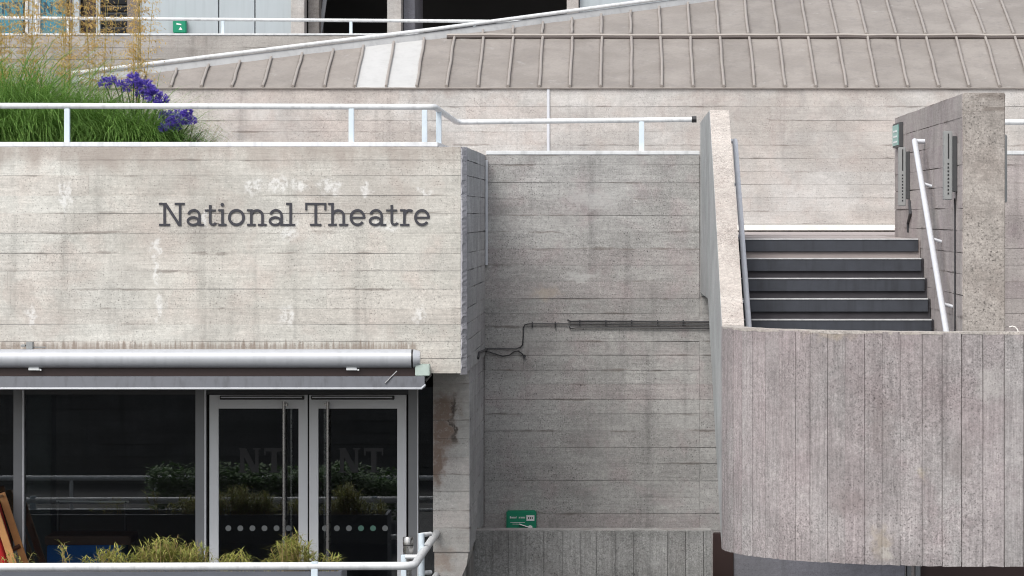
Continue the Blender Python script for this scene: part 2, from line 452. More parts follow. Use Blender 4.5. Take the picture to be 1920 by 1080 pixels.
def roof_mat():
    t = NT('lead_roof_sheet'); p = t.pos(); r = t.rnd()
    a = t.noise(p, 1.6, 5, .62, .4); b = t.noise(t.scale(p, 8, 8, 2.0), 1.0, 4, .6); f = t.noise(p, 30, 4, .65)
    c = t.mix(t.ramp(a, .35, .65), (.25,.226,.206), (.30,.273,.25))
    c = t.mix(t.math('MULTIPLY', t.ramp(b, .5, .75), .5), c, (.205,.185,.178))
    c = t.mix(t.math('MULTIPLY', t.ramp(t.noise(p, 5, 4, .6), .62, .75), .5), c, (.38,.365,.345))
    # shadow sides of the seams painted into the sheet colour, broken up like dirt
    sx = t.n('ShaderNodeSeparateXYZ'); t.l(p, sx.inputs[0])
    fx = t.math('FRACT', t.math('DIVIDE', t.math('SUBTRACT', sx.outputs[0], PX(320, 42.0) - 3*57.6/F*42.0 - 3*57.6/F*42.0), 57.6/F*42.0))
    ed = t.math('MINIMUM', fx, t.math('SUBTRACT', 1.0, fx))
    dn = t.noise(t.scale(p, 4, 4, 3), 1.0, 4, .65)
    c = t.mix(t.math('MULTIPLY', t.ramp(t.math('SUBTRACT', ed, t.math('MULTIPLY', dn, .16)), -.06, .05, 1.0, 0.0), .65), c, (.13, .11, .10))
    tone = t.math('MULTIPLY', t.math('ADD', .86, t.math('MULTIPLY', f, .28)), t.math('ADD', .92, t.math('MULTIPLY', r, .16)))
    tc = t.n('ShaderNodeCombineColor'); [t.l(tone, tc.inputs[i]) for i in range(3)]
    c = t.mix(1.0, c, tc.outputs[0], 'MULTIPLY')
    t.bump(t.math('ADD', a, t.math('MULTIPLY', f, .3)), .5, .02)
    return t.done(c, .62, .15, .4)
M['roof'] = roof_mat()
M['seam'] = simple('lead_roof_seam', (.33,.30,.275), .55, .15, .15, 8)
M['roll'] = simple('lead_roof_roll', (.075,.06,.055), .6, .15, .2, 8)

def glass_mat(name, tint, ior=1.5):
    t = NT(name)
    t.t.nodes.remove(t.b)
    tr = t.n('ShaderNodeBsdfTransparent'); tr.inputs[0].default_value = (*tint, 1)
    gl = t.n('ShaderNodeBsdfGlossy'); gl.inputs['Roughness'].default_value = 0.0; gl.inputs[0].default_value = (.95,.97,1,1)
    fr = t.n('ShaderNodeFresnel'); fr.inputs[0].default_value = ior
    mx = t.n('ShaderNodeMixShader'); t.l(fr.outputs[0], mx.inputs[0]); t.l(tr.outputs[0], mx.inputs[1]); t.l(gl.outputs[0], mx.inputs[2])
    t.l(mx.outputs[0], t.out.inputs[0])
    return t.m
M['glass'] = glass_mat('tinted_glass', (.80,.82,.82), 1.85)

def leaf_mat(name, c1, c2, rough=.55, trans=.25, c3=None):
    t = NT(name); p = t.pos()
    n = t.noise(p, 6, 3, .6)
    n2 = t.noise(p, 55, 2, .6)
    c = t.mix(t.ramp(n2, .3, .7), c1, c2)
    if c3: c = t.mix(t.math('MULTIPLY', t.ramp(n, .5, .72), .8), c, c3)
    t.done(c, rough, 0, .3)
    tl = t.n('ShaderNodeBsdfTranslucent'); t.l(c, tl.inputs[0])
    mx = t.n('ShaderNodeMixShader'); mx.inputs[0].default_value = trans
    t.l(t.b.outputs[0], mx.inputs[1]); t.l(tl.outputs[0], mx.inputs[2]); t.l(mx.outputs[0], t.out.inputs[0])
    return t.m
M['grass'] = leaf_mat('grass_blade', (.08,.19,.03), (.30,.48,.13), c3=(.12,.26,.055), trans=.45)
M['grass2'] = leaf_mat('coarse_leaf', (.05,.12,.03), (.12,.21,.06))
M['plume'] = leaf_mat('golden_oat_husk', (.50,.33,.10), (.62,.46,.20), .7, .35, (.42,.27,.08))
M['strawstem'] = leaf_mat('straw_stem', (.34,.29,.10), (.42,.33,.13), .7, .1)
M['dry'] = leaf_mat('dry_grass', (.36,.28,.15), (.46,.38,.24), .7, .3)
M['purple'] = leaf_mat('agapanthus_petal', (.085,.055,.40), (.20,.13,.62), .5, .35, (.11,.09,.42))
M['stalk'] = leaf_mat('green_stalk', (.09,.17,.04), (.13,.22,.06), .5, .1)
M['bamboo'] = leaf_mat('bamboo_leaf', (.22,.25,.05), (.38,.36,.11), .5, .3, (.12,.18,.04))
M['bamboo_stem'] = leaf_mat('bamboo_stem', (.32,.22,.10), (.38,.28,.13), .6, .05)

# ------------------------------------------------------------------ the setting
g = MB().box(-160, 160, -160, 160, GZ - .3, GZ)
solo(g, 'ground', M['paving'], kind='structure')
DZ = -.19                                    # terrace level
Y2 = 35.2                                    # recess wall plane
dk = MB().box(-9, -1.8, Yb + .3, Y2 + .1, DZ - .3, DZ).box(-9, 8, Y2 + .1, 42.0, DZ - .3, DZ)
solo(dk, 'terrace_floor', M['deck'], kind='structure')

# ------------------------------------------------------------------ entrance block: fascia, side, pillar
R = random.Random(3)
SX = -1.445                                  # side plane of the block
FXR = PX(865, Yb)                            # right edge of the front face
ZT = PZ(275, Yb); ZB = PZ(700, Yb)
blk = thing('entrance_block', 'board-marked concrete block over the glass doors, carrying the theatre name', 'building', (-4.0, Yb + .2, GZ))
core = MB()
e = .012
ch = .09
core.prism([(-9, Yb+e, ZB), (FXR - .004, Yb+e, ZB), (SX - e, Yb + ch + e, ZB), (SX - e, Y2, ZB), (SX - .35, Y2, ZB), (SX - .35, Yb + .35, ZB), (-9, Yb + .35, ZB)], (0, 0, ZT - ZB))
fas = part(core, 'fascia', M['corner'], blk)
zc = [275, 300, 329, 367, 400, 437, 475, 508, 542, 579, 608, 640, 672, 700]
cs = [(PZ(b, Yb), PZ(a, Yb)) for a, b in zip(zc[:-1], zc[1:])]
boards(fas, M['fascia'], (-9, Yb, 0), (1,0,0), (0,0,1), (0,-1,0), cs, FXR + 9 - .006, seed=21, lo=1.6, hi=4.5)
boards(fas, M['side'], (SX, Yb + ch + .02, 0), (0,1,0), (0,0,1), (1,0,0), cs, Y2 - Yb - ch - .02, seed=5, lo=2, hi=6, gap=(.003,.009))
# rough arris where the two faces meet
rc = random.Random(15)
ar = MB(); vs = []; NZ = 90
for i in range(NZ + 1):
    z = ZB - .012 + (ZT - ZB + .010) * i / NZ
    c1 = abs(noise.noise(Vector((0, 3, z*9))))*.020 + rc.uniform(0, .006); c2 = abs(noise.noise(Vector((5, 3, z*7))))*.012 + rc.uniform(0, .004)
    vs += [(FXR - .012, Yb + .006, z), (FXR + .012 - c1, Yb - .003 + c1*.5, z), (SX + .006 - c2, Yb + ch - .015, z), (SX + .003, Yb + ch + .02, z), (FXR - .012, Yb + .06, z)]
ar.add(vs, [(5*i + j, 5*i + (j+1) % 5, 5*i + 5 + (j+1) % 5, 5*i + 5 + j) for i in range(NZ) for j in range(5)] + [(0,1,2,3,4), tuple(5*NZ + j for j in range(5))])
part(ar, 'corner_edge', M['corner'], blk)
# soffit behind the fascia, ceiling over the doors
part(MB().box(-9, SX - .352, Yb + .352, 36, ZB + .02, ZB + .2), 'soffit', M['side'], blk)
# pillar
Yp = 32.2
PLX = PX(812, Yp); PRX = SX - .015
pil = MB()
zb = PZ(1035, Yp)
pil.prism([(PLX + e, Yp + e, ZB + .018), (PRX - e, Yp + e, ZB + .018), (PRX - e, Yp + e, zb), (PRX - .03, Yp + e, PZ(1060, Yp)), (PRX - .09, Yp + e, PZ(1090, Yp)), (PRX - .09, Yp + e, GZ), (PLX + e, Yp + e, GZ)], (0, Y2 - Yp - e, 0))
pl = part(pil, 'pillar', M['pillar'], blk)
pcs = [c for c in courses(zb, ZB + .018, .1665, R)]
boards(pl, M['pillar'], (PLX, Yp, 0), (1,0,0), (0,0,1), (0,-1,0), pcs, PRX - PLX - .006, seed=8, lo=2, hi=3)
boards(pl, M['side'], (PRX, Yp + .012, 0), (0,1,0), (0,0,1), (1,0,0), pcs, Y2 - Yp - .012, seed=9, lo=3, hi=6)

# ------------------------------------------------------------------ recess wall (parapet wall of the terrace)
rw = thing('recess_wall', 'tall grey board-marked concrete wall set back between entrance block and staircase', 'wall', (-.4, Y2 + .15, GZ))
RT = PZ(291, Y2)
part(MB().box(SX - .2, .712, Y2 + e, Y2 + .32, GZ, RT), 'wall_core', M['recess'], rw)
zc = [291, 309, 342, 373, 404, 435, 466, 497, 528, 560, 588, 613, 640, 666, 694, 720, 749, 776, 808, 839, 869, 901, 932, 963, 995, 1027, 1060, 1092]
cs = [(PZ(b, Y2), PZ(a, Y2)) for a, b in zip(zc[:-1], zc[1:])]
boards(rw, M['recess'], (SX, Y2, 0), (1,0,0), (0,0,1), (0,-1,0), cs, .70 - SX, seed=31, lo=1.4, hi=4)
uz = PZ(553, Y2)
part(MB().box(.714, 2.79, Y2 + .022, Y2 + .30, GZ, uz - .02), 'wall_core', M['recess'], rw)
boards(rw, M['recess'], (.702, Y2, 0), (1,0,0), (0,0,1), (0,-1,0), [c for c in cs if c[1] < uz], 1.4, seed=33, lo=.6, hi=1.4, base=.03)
# the same wall beyond the stair
rw2 = thing('parapet_wall', 'short stretch of concrete parapet wall with white rail, right of the flank wall', 'wall', (4.6, Y2 + .15, GZ))
part(MB().box(2.80, 7, Y2 + e, Y2 + .32, GZ, RT), 'wall_core', M['flank'], rw2)
boards(rw2, M['flank'], (2.80, Y2, 0), (1,0,0), (0,0,1), (0,-1,0), cs[:14], 3.0, seed=37, lo=1, hi=2.5)

# ------------------------------------------------------------------ terrace back wall
Yk = 42.0
bw = thing('terrace_wall', 'long pale concrete wall under the lead roof, behind the terrace', 'wall', (0, Yk + .2, DZ))
part(MB().box(-9, 8, Yk + e, Yk + .4, DZ - .2, PZ(166, Yk)), 'wall_core', M['back'], bw)
zc = [167, 200, 226, 247, 272, 297, 322, 346, 371, 396, 420]
cs = [(PZ(b, Yk), PZ(a, Yk)) for a, b in zip(zc[:-1], zc[1:])]
boards(bw, M['back'], (-9, Yk - .004, 0), (1,0,0), (0,0,1), (0,-1,0), cs, 9 + PX(1026, Yk), seed=41, lo=1.6, hi=4.5, gap=(.0001,.0035))
boards(bw, M['back'], (PX(1031, Yk), Yk, 0), (1,0,0), (0,0,1), (0,-1,0), cs, 7 - PX(1031, Yk), seed=42, lo=1.6, hi=4.5, gap=(.0001,.004))
part(MB().box(PX(1025.5, Yk), PX(1030.5, Yk), Yk - .02, Yk + .02, DZ, PZ(164, Yk)), 'joint_cover', M['galv'], bw)
part(MB().box(-1.0, 6, Yk - .05, Yk - .006, PZ(432, Yk), PZ(421, Yk)), 'skirting_channel', M['gutter'], bw, bevel=.004)

# ------------------------------------------------------------------ lead roof
roof = thing('standing_seam_roof', 'sloping pinkish lead roof with raised seams and a white tubular edge rail', 'roof', (0, 44, PZ(166, Yk)))
YA, ZA = 42.0, PZ(164, 42.0)
YB_, ZB_ = 43.7, PZ(72, 43.7)
YC0, ZC0 = 43.72, PZ(66, 43.72)
YC1, ZC1 = 45.4, PZ(0, 45.4)
def lo_pt(x, s): return Vector((x, YA + (YB_-YA)*s, ZA + (ZB_-ZA)*s))
def up_pt(x, s): return Vector((x, YC0 + (YC1-YC0)*s, ZC0 + (ZC1-ZC0)*s))
def plane_hit(px, py, p0, p1):
    lo, hi = -.5, 4.0
    for _ in range(60):
        s = (lo+hi)/2
        Y = p0[0] + (p1[0]-p0[0])*s; Z = p0[1] + (p1[1]-p0[1])*s
        y = VY - F*Z/Y
        if y > py: lo = s
        else: hi = s
    return PX(px, Y), s
xa, sa = plane_hit(335, 131, (YA, ZA), (YB_, ZB_))
xb, sb = plane_hit(815, 72, (YA, ZA), (YB_, ZB_))
xc, sc0 = plane_hit(860, 66, (YC0, ZC0), (YC1, ZC1))
xd, sd = plane_hit(1290, 8, (YC0, ZC0), (YC1, ZC1))
def s_lo(x): return max(0.0, min(1.0, sa + (sb - sa) * (x - xa) / (xb - xa)))
def s_up(x): return max(0.0, min(2.6, sc0 + (sd - sc0) * (x - xc) / (xd - xc)))
bay = 57.6 / F * YA
x0 = PX(320, YA) - bay * 3
R = random.Random(77)
def sheet(fn, xl, xr, sl_, sr_):
    m = MB(); nx, ns = 3, 4
    vs = []
    for j in range(ns+1):
        for i in range(nx+1):
            x = xl + (xr-xl)*i/nx; s1 = sl_ + (sr_-sl_)*i/nx
            p = fn(x, s1*j/ns)
            p.z += R.uniform(-.004, .004) if 0 < i < nx else 0
            vs.append(p)
    m.add(vs, [(j*(nx+1)+i, j*(nx+1)+i+1, (j+1)*(nx+1)+i+1, (j+1)*(nx+1)+i) for j in range(ns) for i in range(nx)])
    return m
N_BAY = 33
white_bays = []
for k in range(N_BAY):
    xl = x0 + bay*k; xr = xl + bay
    l0, l1 = s_lo(xl), s_lo(xr)
    if l1 > .03:
        pxl = VX + F*xl/YA
        wh = 660 < pxl < 760
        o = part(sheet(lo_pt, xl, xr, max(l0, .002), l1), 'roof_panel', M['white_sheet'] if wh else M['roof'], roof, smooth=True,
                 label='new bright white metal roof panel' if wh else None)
        if l0 > .03:
            up = Vector((0, -.3, .9)).normalized() * .02
            q = [lo_pt(xl + R.uniform(-.006,.006), l0*t_/4) + up for t_ in range(5)]
            part(MB().tube(q, .0165, 8), 'seam', M['seam'], roof, smooth=True)
    u0, u1 = s_up(xl), s_up(xr)
    if u1 > .03:
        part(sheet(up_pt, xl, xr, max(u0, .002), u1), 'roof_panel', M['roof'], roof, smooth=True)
        if u0 > .03:
            up = Vector((0, -.3, .9)).normalized() * .02
            q = [up_pt(xl - .01 + R.uniform(-.006,.006), u0*t_/4) + up for t_ in range(5)]
            part(MB().tube(q, .0165, 8), 'seam', M['seam'], roof, smooth=True)
# cross roll between the two rows
q = [Vector((xb + .15 + (8 - xb)*i/40, YC0 - .012, ZC0 + .002 + R.uniform(-.006,.006))) for i in range(41)]
part(MB().tube(q, .017, 8), 'cross_roll', M['seam'], roof, smooth=True)
q = [p + Vector((0, -.018, -.030)) for p in q]
part(MB().tube(q, .021, 8), 'cross_roll', M['roll'], roof, smooth=True)
# eaves lip
part(MB().box(x0, 8, YA - .035, YA + .02, ZA - .016, ZA - .001), 'eaves_lip', M['seam'], roof, bevel=.004)
# verge flashing and rail
vp = [lo_pt(xa - (xb-xa)*.40, max(0.0, sa - (sb-sa)*.40))] + [lo_pt(xa + (xb-xa)*t_, sa + (sb-sa)*t_) for t_ in (0,.25,.5,.75,1)] \
   + [up_pt(xc + (xd-xc)*t_, sc0 + (sd-sc0)*t_) for t_ in (.33,.66,1,1.35,1.8,2.6)]
for a, b in zip(vp[:-1], vp[1:]):
    h = .085
    part(MB().prism([a + Vector((0,-.004,-.01)), b + Vector((0,-.004,-.01)), b + Vector((0,.05,h)), a + Vector((0,.05,h))], (0,.03,.004)), 'verge_flashing', M['flash'], roof)
part(MB().tube([p + Vector((-.02,.04,.115)) for p in vp], .026, 10), 'edge_rail', M['white'], roof, smooth=True)
# body under the roof so it is closed
part(MB().box(-1.5, 8, 46.5, 50, ZA - .5, 2.4), 'roof_body', M['far'], roof)

# ------------------------------------------------------------------ upper building far behind
Yf = 52.0
Yg = 54.0
ub = thing('upper_building', 'distant upper storey with concrete columns, pale panels and teal windows', 'building', (-4, Yg + 2, 0.0))
zp = PZ(67, Yf); ztop = 5.2
wall_u = part(MB().box(-13, 3, Yf + e, Yf + .3, 0.0, zp), 'parapet', M['far'], ub)
R = random.Random(5)
boards(wall_u, M['far'], (-13, Yf, 0), (1,0,0), (0,0,1), (0,-1,0), courses(.9, zp, .17, R), 14, seed=61, lo=2, hi=5, gap=(.003,.009))
part(MB().box(-13, 6, Yf + .3, Yg + 6, 1.5, 1.65), 'floor_slab', M['deck'], ub)
part(MB().box(-13, 6, Yg - .3, Yg + 6, ztop, ztop + .3), 'roof_slab', M['far'], ub)
part(MB().box(-13, 6, Yg + 4.0, Yg + 4.2, 1.65, ztop), 'inner_wall', M['interior'], ub)
def fac(px0, px1, mat, name, y0=0.0, y1=.12, z0=1.652, z1=None, parent=ub, bevel=.004, **k):
    return part(MB().box(PX(px0, Yg), PX(px1, Yg), Yg + y0, Yg + y1, z0, z1 or ztop - .002), name, mat, parent, bevel=bevel, **k)
for a, b in ((-90, -50), (547, 572), (727, 753), (1063, 1085)):
    fac(a, b, M['back'], 'column', -.12, .30, label=None)
for a, b in ((-45, 44), (74, 125)):
    w = fac(a, b, M['tealglass'], 'window', .06, .10)
    fac(a - 2, a + 1, M['white'], 'window_frame', .0, .13, parent=w); fac(b - 1, b + 2, M['black'], 'window_frame', .0, .13, parent=w)
fac(47.5, 53, M['white'], 'mullion', -.02, .12); fac(54, 65, M['panelgrey'], 'mullion', .01, .12); fac(66, 71, M['white'], 'mullion', -.02, .12)
fac(129, 134, M['browncol'], 'mullion', 0, .12); fac(136, 149, M['panelgrey'], 'mullion', 0, .12)
fac(151, 186, M['brown'], 'doorway', .2, .26)
fac(180, 188, M['panelgrey'], 'mullion', -.01, .12)
for i in range(14):
    z = 2.2 + i*.11
    part(MB().beam((PX(189, Yg), Yg + .06, z), (PX(238, Yg), Yg + .06, z), .06, .075, side=(0,1,.6)), 'louvre_blade', M['louvre'], ub)
fac(239, 261, M['browncol'], 'column', -.05, .3)
for a, b in ((262, 409), (411, 477), (479, 546)):
    fac(a, b, M['panelgrey'], 'wall_panel')
fac(1087, 1300, M['panelgrey'], 'wall_panel', .02, .1)
# open stair in the dark bay
for i in range(5):
    part(MB().box(PX(596, Yg), PX(724, Yg), Yg + 1.2 + i*.3, Yg + 1.6 + i*.3, 2.35 + i*.09, 2.42 + i*.09), 'stair_tread', M['greywall'], ub)
part(MB().beam((PX(585, Yg), Yg + .6, 2.3), (PX(602, Yg), Yg + .9, 3.5), .05, .06), 'stair_pole', M['mullion'], ub)
fac(754, 775, M['greywall'], 'wall_panel', .35, 2.5)
fac(574, 594, M['far'], 'wall_panel', .35, 1.2)
# dark letters on the far windows
def nt_letters(parent, mat, pxN, pyT, s, Y, name='letter', t=.004, zoff=0):
    """N and T, bold with thin serifs, drawn as flat film; s = cap height in photo px"""
    k = Y / F
    def mk(polys, ox):
        mb = MB()
        for d, poly in enumerate(polys):
            mb.prism([((PX(pxN, Y) + (ox + x) * s * k), Y - d*.0006, PZ(pyT, Y) - (1 - y) * s * k) for x, y in poly], (0, t, 0))
        part(mb, name, mat, parent)
    mk([[(.05,0),(.22,0),(.22,1),(.05,1)], [(.02,1),(.28,1),(.80,0),(.55,0)], [(.66,0),(.80,0),(.80,1),(.66,1)], [(0,.94),(.24,.94),(.24,1),(0,1)], [(.58,.94),(.88,.94),(.88,1),(.58,1)], [(0,0),(.30,0),(.30,.06),(0,.06)]], 0)
    mk([[(.30,0),(.52,0),(.52,1),(.30,1)], [(.02,.86),(.80,.86),(.80,1),(.02,1)], [(.02,.70),(.08,.70),(.08,1),(.02,1)], [(.74,.70),(.80,.70),(.80,1),(.74,1)], [(.20,0),(.62,0),(.62,.06),(.20,.06)]], 1.02)
nt_letters(ub, M['nt_far'], 3, 4, 21, Yg + .055)
nt_letters(ub, M['nt_far'], 81, 4, 21, Yg + .055)

ur = thing('guard_rail', 'thin white guard rail along the far upper concrete parapet', 'railing', (-5, Yf + .12, zp))
part(MB().tube([(-13, Yf + .12, PZ(32, Yf) + .02), (3, Yf + .12, PZ(40, Yf) - .03)], .026, 10), 'top_rail', M['white'], ur, smooth=True)
part(MB().box(-13, 3, Yf - .01, Yf + .25, zp + .004, zp + .035), 'base_rail', M['white'], ur, bevel=.004)
for px in (-110, 128, 418, 658, 890):
    x = PX(px, Yf + .12)
    part(MB().box(x - .022, x + .022, Yf + .10, Yf + .14, zp + .03, PZ(38, Yf)), 'post', M['paleblue'], ur, bevel=.004)

def green_box(name, label, px0, px1, py0, py1, Y, depth, deco):
    t = thing(name, label, 'box', (PX((px0+px1)/2, Y), Y, PZ(py1, Y)))
    part(MB().box(PX(px0, Y), PX(px1, Y), Y - depth, Y, PZ(py1, Y), PZ(py0, Y)), 'casing', M['green'], t, bevel=.012)
    deco(t, Y - depth)
    return t
def deco_far(t, y):
    part(MB().prism([(PX(331, y), y - .004, PZ(43, y)), (PX(340, y), y - .004, PZ(45, y)), (PX(340, y), y - .004, PZ(47, y)), (PX(331, y), y - .004, PZ(46, y))], (0,.003,0)), 'pictogram', M['label'], t)
    part(MB().prism([(PX(335, y), y - .004, PZ(56, y)), (PX(342, y), y - .004, PZ(56, y)), (PX(338.5, y), y - .004, PZ(50, y))], (0,.003,0)), 'pictogram', M['label'], t)
green_box('equipment_box', 'small green box with white pictograms on the far pale panels', 326, 351, 37, 63, Yg - .005, .12, deco_far)

# ------------------------------------------------------------------ staircase
SXL, SXR = .88, 2.472
OX = .71
rise, going, yn1 = .161, .333, 29.83
st = thing('staircase', 'dark stair flight with white nosings between two concrete parapets', 'stairs', (1.7, 28.0, GZ))
NST = 11
for i in range(NST):
    zt = DZ - rise*i; yf = yn1 - going*i
    x0_, x1_ = SXL + .004, SXR - .004
    yb_ = yf + going + .06 if i else Y2 + .08
    s = part(MB().box(x0_, x1_, yf + .03, yb_, zt - (.30 if i else .25), zt - .006), 'step', M['tread'] if i else M['deck'], st)
    part(MB().box(x0_ + .015, x1_ - .02, yf + .006, yf + .034, zt - .112, zt - .011), 'riser_plate', M['riser'], s, bevel=.003)
    part(MB().box(x0_ + .015, x1_ - .02, yf, yf + .05, zt - .011, zt - .001), 'nosing', M['nosing'], s)
zl = DZ - rise*NST
HLY = yn1 - going*(NST-1) + .2
def ell_in(th): return (OX + 1.95 - 1.75*math.cos(th), 25.6 + 1.45 - 1.25*math.sin(th))
hl = [ell_in(math.pi/2*i/14) for i in range(15)]
hl = [q for q in hl if q[1] < HLY] + [(5.5, 25.8), (5.5, HLY)]
hl = [(hl[0][0], HLY)] + hl
part(MB().prism([(a, b, zl - .2) for a, b in hl], (0, 0, .2)), 'half_landing', M['deck'], st)
# left string and parapet: level at the top, raking down, soffit parallel to the flight
prof = [(Y2 + .02, .936), (31.2, .936), (29.4, .20), (27.02, -.845), (27.02, -2.55), (27.35, -2.47), (31.8, -.747), (Y2 + .02, -.76)]
parapet = part(MB().prism([(OX, y, z) for y, z in prof], (SXL - OX, 0, 0)), 'parapet', M['string'], st)
# coping faces of exposed aggregate, 3 mm proud
cop = MB()
tp = [(Y2, .936), (31.2, .936), (29.4, .20), (27.02, -.845)]
for (ya, za), (yb2, zb2) in zip(tp[:-1], tp[1:]):
    cop.add([(OX + .003, ya, za + .004), (SXL + .002, ya, za + .004), (SXL + .002, yb2, zb2 + .004), (OX + .003, yb2, zb2 + .004)], [(0,1,2,3)])
part(cop, 'coping', M['aggregate'], st)
# small bracket block below the string
part(MB().box(PX(1314, 34.9), OX - .002, 34.6, 34.9, PZ(593, 34.9), PZ(553, 34.9)), 'corbel', M['aggregate'], st, bevel=.01)

# curved balustrade wall
cw = thing('curved_wall', 'large curved concrete balustrade wall with vertical board marks below the stair', 'wall', (2.6, 26.2, -2.55))
EA, EB = 1.95, 1.45
ECX, ECY = OX + EA, 25.6 + EB
def ell(th, d=0.0):
    # th: 0 = left tangent, pi/2 = front
    x = ECX - EA*math.cos(th); y = ECY - EB*math.sin(th)
    nx, ny = -math.cos(th)/EA, -math.sin(th)/EB
    l = math.hypot(nx, ny)
    return Vector((x + nx/l*d, y + ny/l*d, 0))
pl_ = [ell(math.pi/2*i/240) for i in range(241)] + [Vector((x, 25.6, 0)) for x in (3.5, 4.5, 5.6)]
nm_ = []
for i in range(241):
    th = math.pi/2*i/240; nx, ny = -math.cos(th)/EA, -math.sin(th)/EB; l = math.hypot(nx, ny); nm_.append(Vector((nx/l, ny/l, 0)))
nm_ += [Vector((0,-1,0))]*3
acc = [0.0]
for a, b in zip(pl_[:-1], pl_[1:]): acc.append(acc[-1] + (b-a).length)
def at_len(s):
    for i in range(len(acc)-1):
        if s <= acc[i+1] + 1e-9:
            t_ = (s - acc[i])/(acc[i+1]-acc[i])
            return pl_[i].lerp(pl_[i+1], t_), nm_[i].lerp(nm_[i+1], t_).normalized()
    return pl_[-1], nm_[-1]
CT, CB = -.85, -2.55
core = MB()
samp = [at_len(acc[-1]*i/70) for i in range(71)]
n = len(samp)
vs = []
for p, nn in samp:
    for d, z in ((-.012, CB + .03), (-.012, CT - .004), (-.16, CT - .004), (-.16, CB + .03)):
        q = p + nn*d; vs.append((q.x, q.y, z))
fs = []
for i in range(n-1):
    for j in range(4): fs.append((4*i+j, 4*i+(j+1)%4, 4*(i+1)+(j+1)%4, 4*(i+1)+j))
fs += [(0,1,2,3), (4*n-4, 4*n-1, 4*n-2, 4*n-3)]
part(MB().add(vs, fs), 'wall_core', M['curved'], cw, smooth=True)
R = random.Random(19)
s = 0.0
while s < acc[-1] - .02:
    w = R.uniform(.128, .162)
    e1 = min(acc[-1], s + w)
    d = R.uniform(-.001, .003); gp = .0012 + .007*R.random()**1.6
    vs = []; K = 3; ZK = 5
    for j in range(ZK+1):
        z = CB + (CT - CB)*j/ZK
        for i in range(K+1):
            p, nn = at_len(s + gp/2 + (e1 - s - gp)*i/K + R.uniform(-.001,.001)*(i in (0,K)))
            q = p + nn*(d + R.uniform(-.0006,.0006))
            zz = z
            # rounded lower corner on the tight left end
            ss = s + (e1-s)*i/K
            vs.append((q.x, q.y, zz + (R.uniform(-.004,.004) if j in (0, ZK) else 0)))
    m = (K+1)*(ZK+1)
    for j in range(ZK+1):
        for i in (0, K):
            p, nn = at_len(s + gp/2 + (e1 - s - gp)*i/K); q = p - nn*.02
            vs.append((q.x, q.y, CB + (CT-CB)*j/ZK))
    fs = [(j*(K+1)+i, j*(K+1)+i+1, (j+1)*(K+1)+i+1, (j+1)*(K+1)+i) for j in range(ZK) for i in range(K)]
    for j in range(ZK):
        fs.append((j*(K+1), m+2*j, m+2*j+2, (j+1)*(K+1))); fs.append((j*(K+1)+K, (j+1)*(K+1)+K, m+2*j+3, m+2*j+1))
    fs.append(tuple([0,1,2,3] + [m+1, m])); tpv = ZK*(K+1)
    fs.append(tuple([tpv+i for i in range(4)] + [m+2*ZK+1, m+2*ZK]))
    part(MB().add(vs, fs), 'board', M['curved'], cw)
    s = e1
# top coping strip, lighter and ragged
vs = []
for p, nn in samp:
    for d in (.002, -.162):
        q = p + nn*d; vs.append((q.x, q.y, CT + .006 + R.uniform(-.002,.002)))
    q = p + nn*.002; vs.append((q.x, q.y, CT - .012 + R.uniform(-.006,.004)))
fs = [(3*i, 3*i+1, 3*i+4, 3*i+3) for i in range(n-1)] + [(3*i+2, 3*i, 3*i+3, 3*i+5) for i in range(n-1)]
part(MB().add(vs, fs), 'coping', M['aggregate'], cw)

# flank wall on the right of the flight
YFN, YFF = 26.1, 32.76
FT = .9095
fw = thing('flank_wall', 'freestanding concrete wall right of the stair with speckled end face', 'wall', (2.63, 29.4, zl))
part(MB().box(SXR + e, 2.788 - e, YFN + e, YFF, zl - .1, FT), 'wall_core', M['flank'], fw)
R = random.Random(23)
cs = courses(zl, FT, .166, R)
boards(fw, M['flank'], (SXR, YFN + .03, 0), (0,1,0), (0,0,1), (-1,0,0), cs, YFF - YFN - .03, seed=71, lo=2.2, hi=4.5, gap=(.0008,.008))
part(MB().box(SXR + .004, 2.786, YFN - .002, YFN + .04, zl, FT + .005), 'end_face', M['aggregate_end'], fw, bevel=.006)

# ------------------------------------------------------------------ handrails of the stair
def stair_rail(label, x, top, bot, wall_x, br):
    t = thing('stair_handrail', label, 'handrail', (x, (top.y + bot.y)/2, bot.z), 'handrails of the stair flight')
    d = (bot - top)
    end = top + d*1.22
    part(MB().tube([top, end], .024, 12), 'rail', M['galv'], t, smooth=True)
    part(MB().tube([top + Vector((0, 0, -.004)), Vector((wall_x, top.y + .004, top.z - .004))], .021, 10), 'bracket', M['galv'], t, smooth=True)
    for f in br:
        p = top + d*f
        part(MB().tube([p + Vector((0,0,-.005)), Vector((wall_x, p.y, p.z - .03))], .013, 8), 'bracket', M['galv'], t, smooth=True)
xl = .955; Yt = xl*F/(1378-VX); Yo = xl*F/(1404-VX)
stair_rail('galvanised handrail on the stair side of the raking parapet', xl, Vector((xl, Yt, PZ(264, Yt))), Vector((xl, Yo, PZ(612, Yo))), SXL + .002, (.25,.54,.87))
xr = 2.385; Yt = xr*F/(1715-VX); Yo = xr*F/(1774-VX)
stair_rail('galvanised handrail on the face of the flank wall', xr, Vector((xr, Yt, PZ(264, Yt))), Vector((xr, Yo, PZ(618, Yo))), SXR - .002, (.24,.54,.87))

